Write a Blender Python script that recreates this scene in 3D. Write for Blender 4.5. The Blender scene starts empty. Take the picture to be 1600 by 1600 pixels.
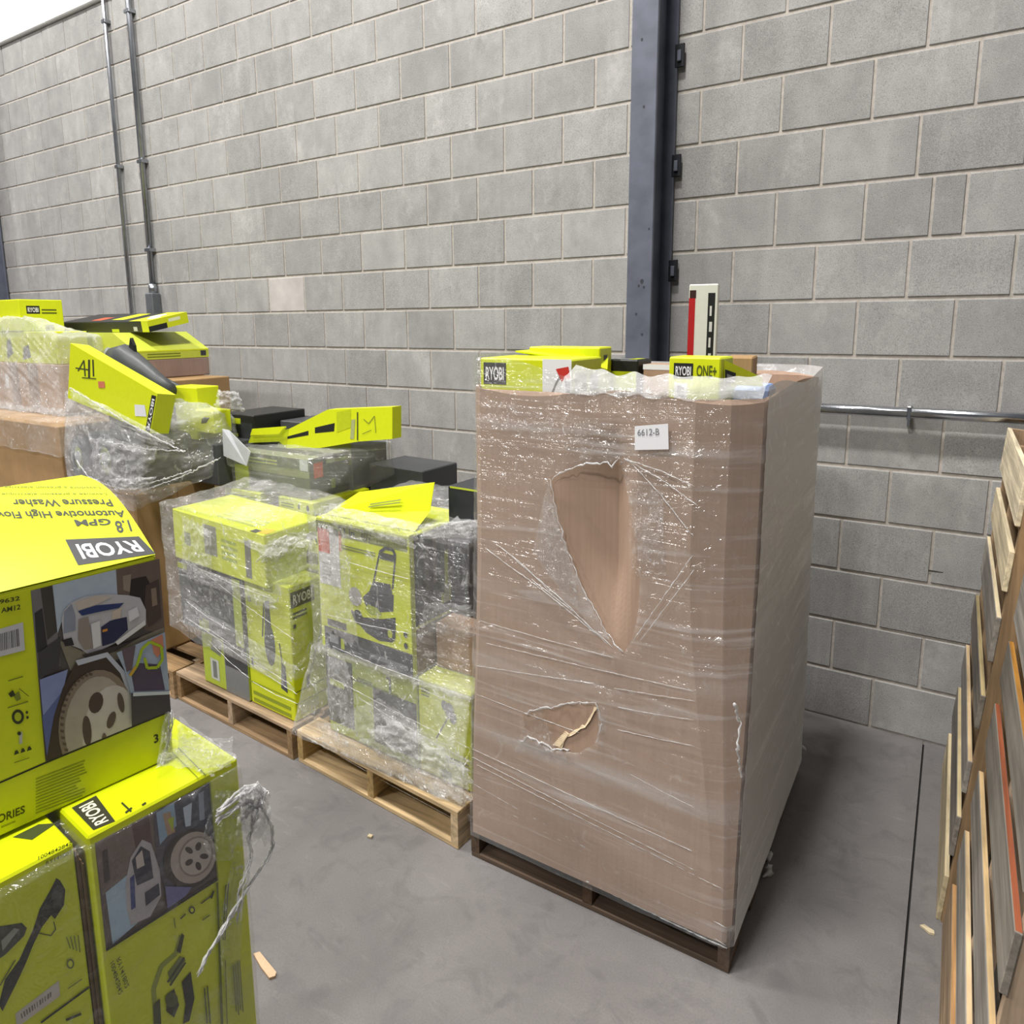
import bpy, bmesh, math, random
import numpy as np
from mathutils import Vector, Matrix, noise

random.seed(7)
SC = bpy.context.scene
COL = SC.collection

# ------------------------------------------------------------------ camera, world, lamps, exposure
# The place is measured in metres from the block courses of the wall (x along the wall, y towards it,
# z up).  The photograph is squeezed sideways, so every upright measure is built 1.357 times taller and
# every depth 1.025 times deeper; W() turns a measured point into a scene point.
SY, SZ = 1.02541412, 1.35734619
def W(v): return Vector((v[0], v[1]*SY, v[2]*SZ))

cam_d = bpy.data.cameras.new('camera')
cam = bpy.data.objects.new('camera', cam_d); COL.objects.link(cam)
cam_d.sensor_fit = 'HORIZONTAL'; cam_d.sensor_width = 36.0
cam_d.lens = 1118.16561/1600*36.0
cam_d.shift_x = (800-774.413254)/1600
cam_d.shift_y = (693.312925-800)/1600
cam_d.clip_end = 200
right = Vector((0.84184797, 0.53964811, -0.00848063))
down = Vector((0.08283813, -0.1447221, -0.98599866))
fwd = Vector((-0.53331965, 0.82935845, -0.16653744))
mw = Matrix.Identity(4)
for i in range(3):
    mw[i][0] = right[i]; mw[i][1] = -down[i]; mw[i][2] = -fwd[i]
mw.translation = Vector((1.85476844, -3.95924946, 2.11018572))
cam.matrix_world = mw
SC.camera = cam

world = bpy.data.worlds.new('world'); SC.world = world; world.use_nodes = True
bg = world.node_tree.nodes['Background']
bg.inputs[0].default_value = (0.93, 0.95, 1.0, 1); bg.inputs[1].default_value = 0.14

def lamp(x, y, z, power, size=1.1, sy=.5, spread=180, color=(1.0, 0.975, 0.945)):
    d = bpy.data.lights.new('high_bay_lamp', 'AREA'); d.energy = power
    d.shape = 'RECTANGLE'; d.size = size; d.size_y = sy or size; d.spread = math.radians(spread); d.color = color
    o = bpy.data.objects.new('high_bay_lamp', d); COL.objects.link(o); o.location = W((x, y, z)); return o
lamp(0.45, -3.1, 6.6, 690)
lamp(-4.6, -3.1, 6.6, 420)
lamp(-9.6, -3.1, 6.6, 380)
lamp(0.3, -8.6, 6.6, 620)
lamp(-4.8, -8.6, 6.6, 480)
lamp(-9.8, -8.6, 6.6, 300)

SC.view_settings.view_transform = 'Standard'; SC.view_settings.look = 'None'
SC.view_settings.gamma = 1.0; SC.view_settings.use_curve_mapping = False
SC.view_settings.exposure = -0.24
SC.cycles.use_denoising = True
SC.cycles.transparent_max_bounces = 16
SC.cycles.max_bounces = 4
SC.cycles.diffuse_bounces = 2
SC.cycles.glossy_bounces = 2
SC.cycles.use_adaptive_sampling = True
SC.cycles.adaptive_threshold = 0.06

# ------------------------------------------------------------------ measuring: photo pixel -> measured point
_yaw, _pit, _rol = -5.60117553e-01, 2.21492339e-01, -6.45070539e-03
CC = np.array([1.85476844, -3.86112241, 1.55464076]); FX = 1094.53781; FY = FX*4/3; PX, PY = 800.0, 832.873059
_f = np.array([math.sin(_yaw)*math.cos(_pit), math.cos(_yaw)*math.cos(_pit), -math.sin(_pit)])
_r = np.array([math.cos(_yaw), -math.sin(_yaw), 0.0]); _u = np.cross(_r, _f)
RR = np.array([math.cos(_rol)*_r+math.sin(_rol)*_u, -math.sin(_rol)*_r+math.cos(_rol)*_u, _f])
def ray(px, py): return np.array([(px-PX)/FX, -(py-PY)/FY, 1.0]) @ RR
def at(px, py, ax, val):
    k = 'xyz'.index(ax); d = ray(px, py); t = (val-CC[k])/d[k]; return Vector(CC+t*d)
def pix(v):
    d = RR @ (np.array(v)-CC); return PX+FX*d[0]/d[2], PY-FY*d[1]/d[2]
class Plane:
    def __init__(s, o, n): s.o, s.n = Vector(o), Vector(n).normalized()
    def lift(s, px, py, off=0.0):
        d = Vector(ray(px, py)); c = Vector(CC); o = s.o+s.n*off
        return c+d*((o-c).dot(s.n)/d.dot(s.n))

# ------------------------------------------------------------------ materials
MATS = {}
def lin(c): return tuple((x/255/12.92 if x/255 <= .04045 else ((x/255+.055)/1.055)**2.4) for x in c)
def new_mat(name):
    m = bpy.data.materials.new(name); m.use_nodes = True; nt = m.node_tree
    return m, nt, nt.nodes['Principled BSDF']
def N(nt, t, **kw):
    n = nt.nodes.new(t)
    for k, v in kw.items():
        if k.startswith('i_'):
            key = k[2:]
            n.inputs[int(key) if key.isdigit() else key].default_value = v
        else: setattr(n, k, v)
    return n
def ramp(nt, stops, src):
    r = nt.nodes.new('ShaderNodeValToRGB'); e = r.color_ramp.elements
    while len(e) < len(stops): e.new(0.5)
    for q, (p, c) in zip(e, stops):
        q.position = p; q.color = (*c, 1) if isinstance(c, tuple) else (c, c, c, 1)
    nt.links.new(src, r.inputs[0]); return r.outputs[0]
def mapped(nt, scale, coord='position'):
    if coord == 'position':
        src = N(nt, 'ShaderNodeNewGeometry').outputs['Position']
    else:
        src = N(nt, 'ShaderNodeTexCoord').outputs[coord]
    mp = N(nt, 'ShaderNodeMapping'); mp.inputs['Scale'].default_value = scale
    nt.links.new(src, mp.inputs[0]); return mp.outputs[0]
def tex_noise(nt, vec, scale, detail=4, rough=.55, dist=0):
    n = N(nt, 'ShaderNodeTexNoise'); n.inputs['Scale'].default_value = scale; n.inputs['Detail'].default_value = detail
    n.inputs['Roughness'].default_value = rough; n.inputs['Distortion'].default_value = dist
    nt.links.new(vec, n.inputs['Vector']); return n.outputs[0]
def mixc(nt, fac, a, b, mode='MIX'):
    m = N(nt, 'ShaderNodeMix', data_type='RGBA', blend_type=mode)
    if isinstance(fac, float): m.inputs[0].default_value = fac
    else: nt.links.new(fac, m.inputs[0])
    for i, v in ((6, a), (7, b)):
        if isinstance(v, tuple): m.inputs[i].default_value = (*v, 1) if len(v) == 3 else v
        else: nt.links.new(v, m.inputs[i])
    return m.outputs[2]
def math_n(nt, op, a, b=None, clamp=False):
    m = N(nt, 'ShaderNodeMath', operation=op, use_clamp=clamp)
    for i, v in ((0, a), (1, b)):
        if v is None: continue
        if isinstance(v, (int, float)): m.inputs[i].default_value = v
        else: nt.links.new(v, m.inputs[i])
    return m.outputs[0]
def bump(nt, h, strength, dist=0.002):
    b = N(nt, 'ShaderNodeBump'); b.inputs['Strength'].default_value = strength; b.inputs['Distance'].default_value = dist
    nt.links.new(h, b.inputs['Height']); return b.outputs[0]

def ink(c, rough=.45):
    key = ('ink', c, rough)
    if key not in MATS:
        m, nt, p = new_mat('printed_ink_%d_%d_%d' % c)
        p.inputs['Base Color'].default_value = (*lin(c), 1); p.inputs['Roughness'].default_value = rough
        nz = tex_noise(nt, mapped(nt, (1, 1, 1)), 40, 3)
        nt.links.new(mixc(nt, .06, lin(c), ramp(nt, [(.3, .0), (.7, 1.0)], nz), 'OVERLAY'), p.inputs['Base Color'])
        MATS[key] = m
    return MATS[key]
def metal(name, c, rough, metallic=1.0):
    if name not in MATS:
        m, nt, p = new_mat(name); nz = tex_noise(nt, mapped(nt, (1, 1, 1)), 9, 5)
        nt.links.new(mixc(nt, ramp(nt, [(.35, .0), (.7, 1.0)], nz), lin(c), tuple(x*.72 for x in lin(c))), p.inputs['Base Color'])
        p.inputs['Metallic'].default_value = metallic; p.inputs['Roughness'].default_value = rough; MATS[name] = m
    return MATS[name]
def board(name, c, rough=.75, amt=.12):
    """corrugated cardboard: faint vertical fluting and blotches"""
    if name not in MATS:
        m, nt, p = new_mat(name)
        fl = tex_noise(nt, mapped(nt, (60, 60, 1.5)), 1.6, 2)
        bl = tex_noise(nt, mapped(nt, (1, 1, 1)), 5, 5)
        c1 = mixc(nt, ramp(nt, [(.35, .0), (.65, 1.0)], bl), tuple(x*(1-amt) for x in lin(c)), tuple(min(1, x*(1+amt)) for x in lin(c)))
        c2 = mixc(nt, ramp(nt, [(.3, .0), (.75, .35)], fl), c1, tuple(x*.72 for x in lin(c)))
        nt.links.new(c2, p.inputs['Base Color']); p.inputs['Roughness'].default_value = rough
        nt.links.new(bump(nt, fl, .12), p.inputs['Normal']); MATS[name] = m
    return MATS[name]
def wood(name, c, grain='x', contrast=.45, rough=.8):
    key = name+'_'+grain
    if key not in MATS:
        m, nt, p = new_mat(key)
        s = {'x': (1.2, 26, 26), 'y': (26, 1.2, 26), 'z': (26, 26, 1.2)}[grain]
        g = tex_noise(nt, mapped(nt, s), 1.4, 5, .6, .4); b = tex_noise(nt, mapped(nt, (1, 1, 1)), 4, 4)
        rnd = N(nt, 'ShaderNodeObjectInfo').outputs['Random']
        dark = tuple(x*(1-contrast) for x in lin(c))
        c1 = mixc(nt, ramp(nt, [(.38, .0), (.62, 1.0)], g), dark, lin(c))
        c2 = mixc(nt, ramp(nt, [(.45, .0), (.75, .5)], b), c1, tuple(x*.6 for x in dark))
        hs = N(nt, 'ShaderNodeHueSaturation'); nt.links.new(c2, hs.inputs['Color'])
        nt.links.new(math_n(nt, 'ADD', math_n(nt, 'MULTIPLY', rnd, .5), .75), hs.inputs['Value'])
        nt.links.new(math_n(nt, 'ADD', math_n(nt, 'MULTIPLY', rnd, -.4), 1.15), hs.inputs['Saturation'])
        nt.links.new(hs.outputs[0], p.inputs['Base Color']); p.inputs['Roughness'].default_value = rough
        nt.links.new(bump(nt, g, .35), p.inputs['Normal']); MATS[key] = m
    return MATS[key]
def film(name, base=.10, streak=.35, wrinkle=.3, grain=(2.2, 2.2, 38), bumpy=.5, haze=(.95, .952, .955), rough=.13, wscale=14, bdist=.08, gloss=.06):
    """stretch film: clear, milky where layers bunch up, glossy and crinkled"""
    if name not in MATS:
        m = bpy.data.materials.new(name); m.use_nodes = True; nt = m.node_tree; nt.nodes.clear()
        out = N(nt, 'ShaderNodeOutputMaterial')
        s1 = tex_noise(nt, mapped(nt, grain), 1.0, 3, .65, .6)
        s2 = tex_noise(nt, mapped(nt, (grain[0]*.4, grain[1]*.4, grain[2]*.22)), 1.0, 1, .5)
        w1 = tex_noise(nt, mapped(nt, (1, 1, .8)), wscale, 3, .68, 1.4)
        f1 = ramp(nt, [(.55, .0), (.75, 1.0)], s1); f2 = ramp(nt, [(.58, .0), (.76, .8)], s2); f3 = ramp(nt, [(.60, .0), (.72, 1.0)], w1)
        d = math_n(nt, 'ADD', math_n(nt, 'MULTIPLY', f1, streak*.6), math_n(nt, 'MULTIPLY', f2, streak*.6))
        d = math_n(nt, 'ADD', d, math_n(nt, 'MULTIPLY', f3, wrinkle)); d = math_n(nt, 'ADD', d, base, True)
        h = math_n(nt, 'ADD', s1, math_n(nt, 'MULTIPLY', w1, 1.4))
        nrm = bump(nt, h, bumpy, bdist)
        tr = N(nt, 'ShaderNodeBsdfTransparent'); tr.inputs[0].default_value = (.985, .987, .987, 1)
        df = N(nt, 'ShaderNodeBsdfDiffuse'); df.inputs[0].default_value = (*haze, 1)
        mx = N(nt, 'ShaderNodeMixShader'); nt.links.new(d, mx.inputs[0]); nt.links.new(tr.outputs[0], mx.inputs[1]); nt.links.new(df.outputs[0], mx.inputs[2])
        gl = N(nt, 'ShaderNodeBsdfGlossy'); gl.inputs['Roughness'].default_value = rough; nt.links.new(nrm, gl.inputs['Normal'])
        ff = math_n(nt, 'ADD', math_n(nt, 'MULTIPLY', d, .18), gloss, True)
        m2 = N(nt, 'ShaderNodeMixShader'); nt.links.new(ff, m2.inputs[0]); nt.links.new(mx.outputs[0], m2.inputs[1]); nt.links.new(gl.outputs[0], m2.inputs[2])
        nt.links.new(m2.outputs[0], out.inputs[0]); MATS[name] = m
    return MATS[name]

LIME = (216, 226, 20); LIME_D = (188, 200, 24); BLACK = (30, 31, 30); CHAR = (58, 60, 62); WHITE = (236, 236, 236)
LIME_FILM = (205, 216, 60)

# ------------------------------------------------------------------ mesh helpers (all in measured metres)
WLOC = {}
def link(o, parent=None, world_loc=(0, 0, 0)):
    COL.objects.link(o); wl = Vector(world_loc)
    if parent is not None:
        o.parent = parent; o.location = wl-WLOC[parent.name]
    else: o.location = wl
    WLOC[o.name] = wl; return o
def thing(name, label, cat, base, group=None):
    o = bpy.data.objects.new(name, None); o.empty_display_size = .05; link(o, None, W(base))
    o['label'] = label; o['category'] = cat
    if group: o['group'] = group
    return o
def tag(o, label, cat, group=None, kind=None):
    o['label'] = label
    if cat: o['category'] = cat
    if group: o['group'] = group
    if kind: o['kind'] = kind
    return o
class MB:
    def __init__(s): s.v, s.f, s.m, s.mats = [], [], [], []
    def slot(s, mat):
        if mat not in s.mats: s.mats.append(mat)
        return s.mats.index(mat)
    def add(s, vs, fs, mat):
        b = len(s.v); s.v += [Vector(v) for v in vs]; k = s.slot(mat)
        for f in fs: s.f.append(tuple(b+i for i in f)); s.m.append(k)
        return s
    def box(s, o, ex, ey, ez, mat, bev=0.0):
        o, ex, ey, ez = Vector(o), Vector(ex), Vector(ey), Vector(ez)
        if bev <= 0:
            vs = [o, o+ex, o+ex+ey, o+ey, o+ez, o+ex+ez, o+ex+ey+ez, o+ey+ez]
            return s.add(vs, [(3, 2, 1, 0), (4, 5, 6, 7), (0, 1, 5, 4), (1, 2, 6, 5), (2, 3, 7, 6), (3, 0, 4, 7)], mat)
        # chamfered box: 24 verts
        L = [ex.length, ey.length, ez.length]; U_ = [ex/L[0], ey/L[1], ez/L[2]]
        vs = []; idx = {}
        for i in (0, 1):
            for j in (0, 1):
                for k in (0, 1):
                    c = o+ex*i+ey*j+ez*k; sg = (1-2*i, 1-2*j, 1-2*k)
                    for a in range(3):   # vertex lying on the face whose normal is axis a
                        p = c.copy()
                        for b in range(3):
                            if b != a: p += U_[b]*sg[b]*min(bev, L[b]*.45)
                        idx[i, j, k, a] = len(vs); vs.append(p)
        fs = []
        for a in range(3):
            b, c = [(1, 2), (2, 0), (0, 1)][a]
            for sd in (0, 1):
                q = []
                for (p_, r_) in ((0, 0), (1, 0), (1, 1), (0, 1)):
                    key = [0, 0, 0]; key[a] = sd; key[b] = p_; key[c] = r_; q.append(idx[(*key, a)])
                fs.append(tuple(q if sd else q[::-1]))
        for a in range(3):   # edges running along axis a
            b, c = [(1, 2), (2, 0), (0, 1)][a]
            for p_ in (0, 1):
                for r_ in (0, 1):
                    k0 = [0, 0, 0]; k0[b] = p_; k0[c] = r_; k1 = k0[:]; k1[a] = 1
                    q = [idx[(*k0, b)], idx[(*k1, b)], idx[(*k1, c)], idx[(*k0, c)]]
                    fs.append(tuple(q))
        for i in (0, 1):
            for j in (0, 1):
                for k in (0, 1): fs.append((idx[i, j, k, 0], idx[i, j, k, 1], idx[i, j, k, 2]))
        return s.add(vs, fs, mat)
    def tube(s, pts, r, mat, n=8, cap=True):
        pts = [Vector(p) for p in pts]; rs = r if isinstance(r, (list, tuple)) else [r]*len(pts)
        rings = []; up = Vector((.13, .21, .97))
        for i, p in enumerate(pts):
            t = (pts[min(i+1, len(pts)-1)]-pts[max(i-1, 0)])
            t = t.normalized() if t.length > 1e-9 else Vector((0, 0, 1))
            a = up.cross(t); a = a.normalized() if a.length > 1e-4 else Vector((1, 0, 0)); b = t.cross(a)
            rings.append([p+(a*math.cos(2*math.pi*k/n)+b*math.sin(2*math.pi*k/n))*rs[i] for k in range(n)])
        vs = [v for q in rings for v in q]; fs = []
        for i in range(len(pts)-1):
            for k in range(n): fs.append((i*n+k, i*n+(k+1) % n, (i+1)*n+(k+1) % n, (i+1)*n+k))
        if cap: fs += [tuple(range(n))[::-1], tuple((len(pts)-1)*n+k for k in range(n))]
        return s.add(vs, fs, mat)
    def prism(s, poly, ext, mat):
        poly = [Vector(p) for p in poly]; ext = Vector(ext); n = len(poly)
        vs = poly+[p+ext for p in poly]
        fs = [tuple(range(n)), tuple(range(2*n-1, n-1, -1))]+[(i, i+n, (i+1) % n+n, (i+1) % n) for i in range(n)]
        return s.add(vs, fs, mat)
    def build(s, name, parent=None, origin=None, smooth=False):
        if origin is None:
            if parent is not None: wo = WLOC[parent.name]
            else:
                xs = [W(v) for v in s.v]
                wo = Vector((sum(p.x for p in xs)/len(xs), sum(p.y for p in xs)/len(xs), min(p.z for p in xs)))
        else: wo = W(origin)
        me = bpy.data.meshes.new(name); me.from_pydata([tuple(W(v)-wo) for v in s.v], [], s.f)
        for m in s.mats: me.materials.append(m)
        me.polygons.foreach_set('material_index', s.m)
        if smooth: me.polygons.foreach_set('use_smooth', [True]*len(s.f))
        me.update()
        bm = bmesh.new(); bm.from_mesh(me); bmesh.ops.recalc_face_normals(bm, faces=bm.faces); bm.to_mesh(me); bm.free()
        o = bpy.data.objects.new(name, me); link(o, parent, wo); return o

# ------------------------------------------------------------------ lettering
TXT = {}
def prepare_text(strings):
    obs = []
    for t, bold in strings:
        c = bpy.data.curves.new('lettering', 'FONT'); c.body = t; c.size = 1; c.offset = bold; c.resolution_u = 3
        o = bpy.data.objects.new('lettering', c); COL.objects.link(o); obs.append((t, o, c))
    dg = bpy.context.evaluated_depsgraph_get()
    for t, o, c in obs:
        me = bpy.data.meshes.new_from_object(o.evaluated_get(dg))
        vs = np.array([v.co[:2] for v in me.vertices]); lo, hi = vs.min(0), vs.max(0)
        TXT[t] = ((vs-lo)/(hi-lo), [tuple(p.vertices) for p in me.polygons])
        bpy.data.meshes.remove(me); bpy.data.objects.remove(o); bpy.data.curves.remove(c)
prepare_text([(t, .022) for t in ['RYOBI', 'ONE+', '1.8', 'GPM', 'Automotive High Flow', 'Pressure Washer', 'ORIES', '3', '19632', 'AM12', 'HP', '21 in.', '40V']] +
             [(t, .006) for t in ['Pressure Washer with foam cannon', 'Laveuse a pression electrique', 'Lavadora a presion electrica', '1004842842', 'RY141802', '6612-B', 'automotive', 'Mower', 'Trimmer', 'accessories', 'Tondeuse', 'RY40']])

class Print:
    """flat print on a surface, given by photo pixels, lifted to the surface it is printed on"""
    def __init__(s, surf): s.s, s.mb, s.k = surf, MB(), 1
    def lift(s, p, off): return s.s.lift(p[0], p[1], off)
    def poly(s, pts, c, layer=None, clip=None):
        if clip: pts = clip_poly(pts, clip)
        if len(pts) < 3: return s
        layer = layer or s.k; s.k = layer+.25
        s.mb.add([s.lift(p, .0007*layer) for p in pts], [tuple(range(len(pts)))], ink(c)); return s
    def quad(s, q, c, layer=None, n=1):
        layer = layer or s.k; s.k = layer+.25
        bl, br, tr, tl = [np.array(p, float) for p in q]; vs, fs = [], []
        for j in range(n+1):
            for i in range(n+1):
                u, v = i/n, j/n; vs.append(s.lift((1-v)*((1-u)*bl+u*br)+v*((1-u)*tl+u*tr), .0007*layer))
        for j in range(n):
            for i in range(n): fs.append((j*(n+1)+i, j*(n+1)+i+1, (j+1)*(n+1)+i+1, (j+1)*(n+1)+i))
        s.mb.add(vs, fs, ink(c)); return s
    def text(s, t, q, c, layer=None):
        layer = layer or s.k; s.k = layer+.25
        bl, br, tr, tl = [np.array(p, float) for p in q]; uv, fs = TXT[t]
        vs = [s.lift((1-v)*((1-u)*bl+u*br)+v*((1-u)*tl+u*tr), .0007*layer) for u, v in uv]
        s.mb.add(vs, fs, ink(c)); return s
    def ell(s, cx, cy, rx, ry, c, rot=0, n=20, layer=None, clip=None):
        a = math.radians(rot); pts = []
        for i in range(n):
            t = 2*math.pi*i/n; x, y = rx*math.cos(t), ry*math.sin(t)
            pts.append((cx+x*math.cos(a)-y*math.sin(a), cy+x*math.sin(a)+y*math.cos(a)))
        return s.poly(pts, c, layer, clip)
    def line(s, pts, w, c, layer=None):
        for (x0, y0), (x1, y1) in zip(pts, pts[1:]):
            l = math.hypot(x1-x0, y1-y0) or 1; nx, ny = -(y1-y0)/l*w/2, (x1-x0)/l*w/2
            s.poly([(x0+nx, y0+ny), (x1+nx, y1+ny), (x1-nx, y1-ny), (x0-nx, y0-ny)], c, layer)
        return s
    def logo(s, q, layer=None, back=BLACK, front=WHITE, word='RYOBI', m=.14):
        s.quad(q, back, layer, 4); bl, br, tr, tl = [np.array(p, float) for p in q]
        f = lambda u, v: (1-v)*((1-u)*bl+u*br)+v*((1-u)*tl+u*tr)
        s.text(word, [f(m*.7, m*1.4), f(1-m*.7, m*1.4), f(1-m*.7, 1-m*1.4), f(m*.7, 1-m*1.4)], front); return s
    def stripes(s, q, c, n, gap=.5):
        bl, br, tr, tl = [np.array(p, float) for p in q]
        rs = random.Random(n)
        for i in range(n):
            v0, v1 = i/n, (i+1-gap)/n; e = .75+.25*rs.random()
            s.quad([bl+(tl-bl)*v0, (bl+(tl-bl)*v0)*(1-e)+(br+(tr-br)*v0)*e, (bl+(tl-bl)*v1)*(1-e)+(br+(tr-br)*v1)*e, bl+(tl-bl)*v1], c, s.k-.24)
        return s
    def bars(s, q, c=BLACK, n=14):
        bl, br, tr, tl = [np.array(p, float) for p in q]; rs = random.Random(3); u = 0
        for i in range(n):
            u = i/n; w = (.35+.4*rs.random())/n
            g = lambda u, v: (1-v)*((1-u)*bl+u*br)+v*((1-u)*tl+u*tr)
            s.quad([g(u, 0), g(u+w, 0), g(u+w, 1), g(u, 1)], c, s.k-.24)
        return s
    def build(s, name, parent): return s.mb.build(name, parent)
def clip_poly(pts, clip):
    out = list(pts); n = len(clip)
    area = sum(clip[i][0]*clip[(i+1) % n][1]-clip[(i+1) % n][0]*clip[i][1] for i in range(n))
    for i in range(n):
        a, b = clip[i], clip[(i+1) % n]
        side = lambda p: ((b[0]-a[0])*(p[1]-a[1])-(b[1]-a[1])*(p[0]-a[0]))*(1 if area > 0 else -1)
        src, out = out, []
        for j in range(len(src)):
            p, q = src[j], src[(j+1) % len(src)]; sp, sq = side(p), side(q)
            if sp >= 0: out.append(p)
            if (sp >= 0) != (sq >= 0):
                t = sp/(sp-sq); out.append((p[0]+(q[0]-p[0])*t, p[1]+(q[1]-p[1])*t))
        if not out: return []
    return out

# ------------------------------------------------------------------ the setting
def concrete_floor():
    m, nt, p = new_mat('floor_concrete'); v = mapped(nt, (1, 1, 1))
    a = tex_noise(nt, v, 1.1, 6, .6, .5); b = tex_noise(nt, v, 7, 6, .65, .8); c = tex_noise(nt, v, 160, 2)
    sc = tex_noise(nt, mapped(nt, (1.2, 5, 1)), 2.2, 5, .7, 2.2)
    base = mixc(nt, ramp(nt, [(.3, .0), (.7, 1.0)], a), lin((108, 105, 104)), lin((134, 130, 128)))
    base = mixc(nt, ramp(nt, [(.50, .0), (.74, .55)], b), base, lin((88, 85, 85)))
    base = mixc(nt, ramp(nt, [(.58, .0), (.72, .2)], sc), base, lin((160, 157, 154)))
    base = mixc(nt, ramp(nt, [(.35, .2), (.6, .0)], c), base, lin((84, 82, 82)))
    nt.links.new(base, p.inputs['Base Color']); p.inputs['Roughness'].default_value = .62
    nt.links.new(bump(nt, b, .08), p.inputs['Normal']); return m
def block_mat():
    m, nt, p = new_mat('concrete_block'); v = mapped(nt, (1, 1, .74))
    fine = tex_noise(nt, v, 330, 2, .6); pit = tex_noise(nt, v, 150, 3, .7); big = tex_noise(nt, v, 1.3, 2, .6); med = tex_noise(nt, v, 6.5, 4, .66)
    drip = tex_noise(nt, mapped(nt, (7, 7, .6)), 1.2, 2, .6); bloom = tex_noise(nt, v, 3.4, 5, .74)
    rnd = N(nt, 'ShaderNodeObjectInfo').outputs['Random']
    base = mixc(nt, ramp(nt, [(.3, .0), (.7, 1.0)], med), lin((150, 149, 147)), lin((176, 175, 172)))
    base = mixc(nt, ramp(nt, [(.52, .0), (.72, .6)], big), base, lin((140, 139, 138)))
    base = mixc(nt, ramp(nt, [(.58, .0), (.74, .4)], drip), base, lin((190, 188, 185)))
    base = mixc(nt, ramp(nt, [(.56, .0), (.70, .55)], bloom), base, lin((202, 200, 197)))
    base = mixc(nt, ramp(nt, [(.33, .75), (.41, .0)], pit), base, lin((104, 102, 100)))
    base = mixc(nt, ramp(nt, [(.30, .45), (.5, .0), (.7, .45)], fine), base, mixc(nt, ramp(nt, [(.49, .0), (.51, 1.0)], fine), lin((116, 115, 113)), lin((206, 204, 201))))
    hs = N(nt, 'ShaderNodeHueSaturation'); nt.links.new(base, hs.inputs['Color'])
    nt.links.new(math_n(nt, 'ADD', math_n(nt, 'MULTIPLY', rnd, .2), .88), hs.inputs['Value'])
    nt.links.new(hs.outputs[0], p.inputs['Base Color']); p.inputs['Roughness'].default_value = .92
    nt.links.new(bump(nt, math_n(nt, 'ADD', fine, pit), .3, .002), p.inputs['Normal']); return m
def mortar_mat():
    m, nt, p = new_mat('mortar'); v = mapped(nt, (1, 1, 1)); a = tex_noise(nt, v, 30, 4)
    nt.links.new(mixc(nt, ramp(nt, [(.3, .0), (.7, 1.0)], a), lin((176, 168, 158)), lin((202, 194, 184))), p.inputs['Base Color'])
    p.inputs['Roughness'].default_value = .95; return m

FLOORM = concrete_floor()
JX = 1.872      # sawn control joint running from the wall towards the camera
f = MB()
f.box((-12, -9, -.2), (JX-.004+12, 0, 0), (0, 9.3, 0), (0, 0, .2), FLOORM)
f.box((JX+.004, -9, -.2), (5-JX, 0, 0), (0, 9.3, 0), (0, 0, .2), FLOORM)
f.box((JX-.02, -9, -.2), (.04, 0, 0), (0, 9.3, 0), (0, 0, .185), ink((40, 38, 36), .9))
fl = f.build('floor', None, (0, 0, 0)); fl['kind'] = 'structure'

BL, BH = .4064, .2032; JT = .0125
MORT = mortar_mat(); BMAT = block_mat()
w = MB().box((-12, .0055, -.2), (17, 0, 0), (0, .2, 0), (0, 0, 18*BH+.2), MORT)
wall = w.build('wall_back', None, (0, 0, 0)); wall['kind'] = 'structure'
def block_mesh(length):
    b = MB().box((JT/2, 0, JT/2), (length-JT, 0, 0), (0, .05, 0), (0, 0, BH-JT), BMAT, .0025)
    me = bpy.data.meshes.new('block'); me.from_pydata([tuple(W(v)) for v in b.v], [], b.f); me.materials.append(BMAT)
    bm = bmesh.new(); bm.from_mesh(me); bmesh.ops.recalc_face_normals(bm, faces=bm.faces); bm.to_mesh(me); bm.free()
    return me, b
PALEB, nt_, p_ = new_mat('pale_concrete_block')
nt_.links.new(mixc(nt_, ramp(nt_, [(.35, .0), (.65, 1.0)], tex_noise(nt_, mapped(nt_, (1, 1, 1)), 5, 4)), lin((184, 179, 176)), lin((206, 200, 196))), p_.inputs['Base Color']); p_.inputs['Roughness'].default_value = .9
cells = []
for k in range(18):
    off = 0 if k % 2 == 0 else .5
    for i in range(-24, 8):
        u0, u1 = i+off, i+off+1
        if k == 9 and abs(u0-3.5) < .01: cells += [(k, 3.5, 4.18), (k, 4.18, 4.5)]
        else: cells.append((k, u0, u1))
def in_view(c):
    k, u0, u1 = c; q = [pix((u*BL, 0, z*BH)) for u in (u0, u1) for z in (k, k+1)]
    xs, ys = [p[0] for p in q], [p[1] for p in q]
    if max(xs) < 0 or min(xs) > 1600 or max(ys) < 0 or min(ys) > 1600 or u1*BL < -10: return 0
    a = (min(max(xs), 1600)-max(min(xs), 0))*(min(max(ys), 1600)-max(min(ys), 0))
    cx, cy = sum(xs)/4, sum(ys)/4
    hidden = (770 < min(xs) and max(xs) < 1230 and min(ys) > 600) or (cx < 700 and cy > 800) or (cx < 230 and cy > 600)
    return a*(.01 if hidden else 1)
seen = sorted([c for c in cells if in_view(c) > 0], key=in_view, reverse=True)
meshes = {}
for c in seen[:300]:
    k, u0, u1 = c; L = round((u1-u0)*BL, 4)
    if L not in meshes: meshes[L] = block_mesh(L)[0]
    o = bpy.data.objects.new('block', meshes[L])
    if k == 8 and abs(u0+7) < .01: o.data = meshes[L].copy(); o.data.materials[0] = PALEB
    link(o, wall, W((u0*BL, random.uniform(-.0012, .0008), k*BH)))
rest = MB()
for c in seen[300:]+[c for c in cells if in_view(c) == 0 and -10.5 < c[1]*BL < 3.2]:
    k, u0, u1 = c
    rest.box((u0*BL+JT/2, 0, k*BH+JT/2), ((u1-u0)*BL-JT, 0, 0), (0, .05, 0), (0, 0, BH-JT), BMAT)
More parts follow.
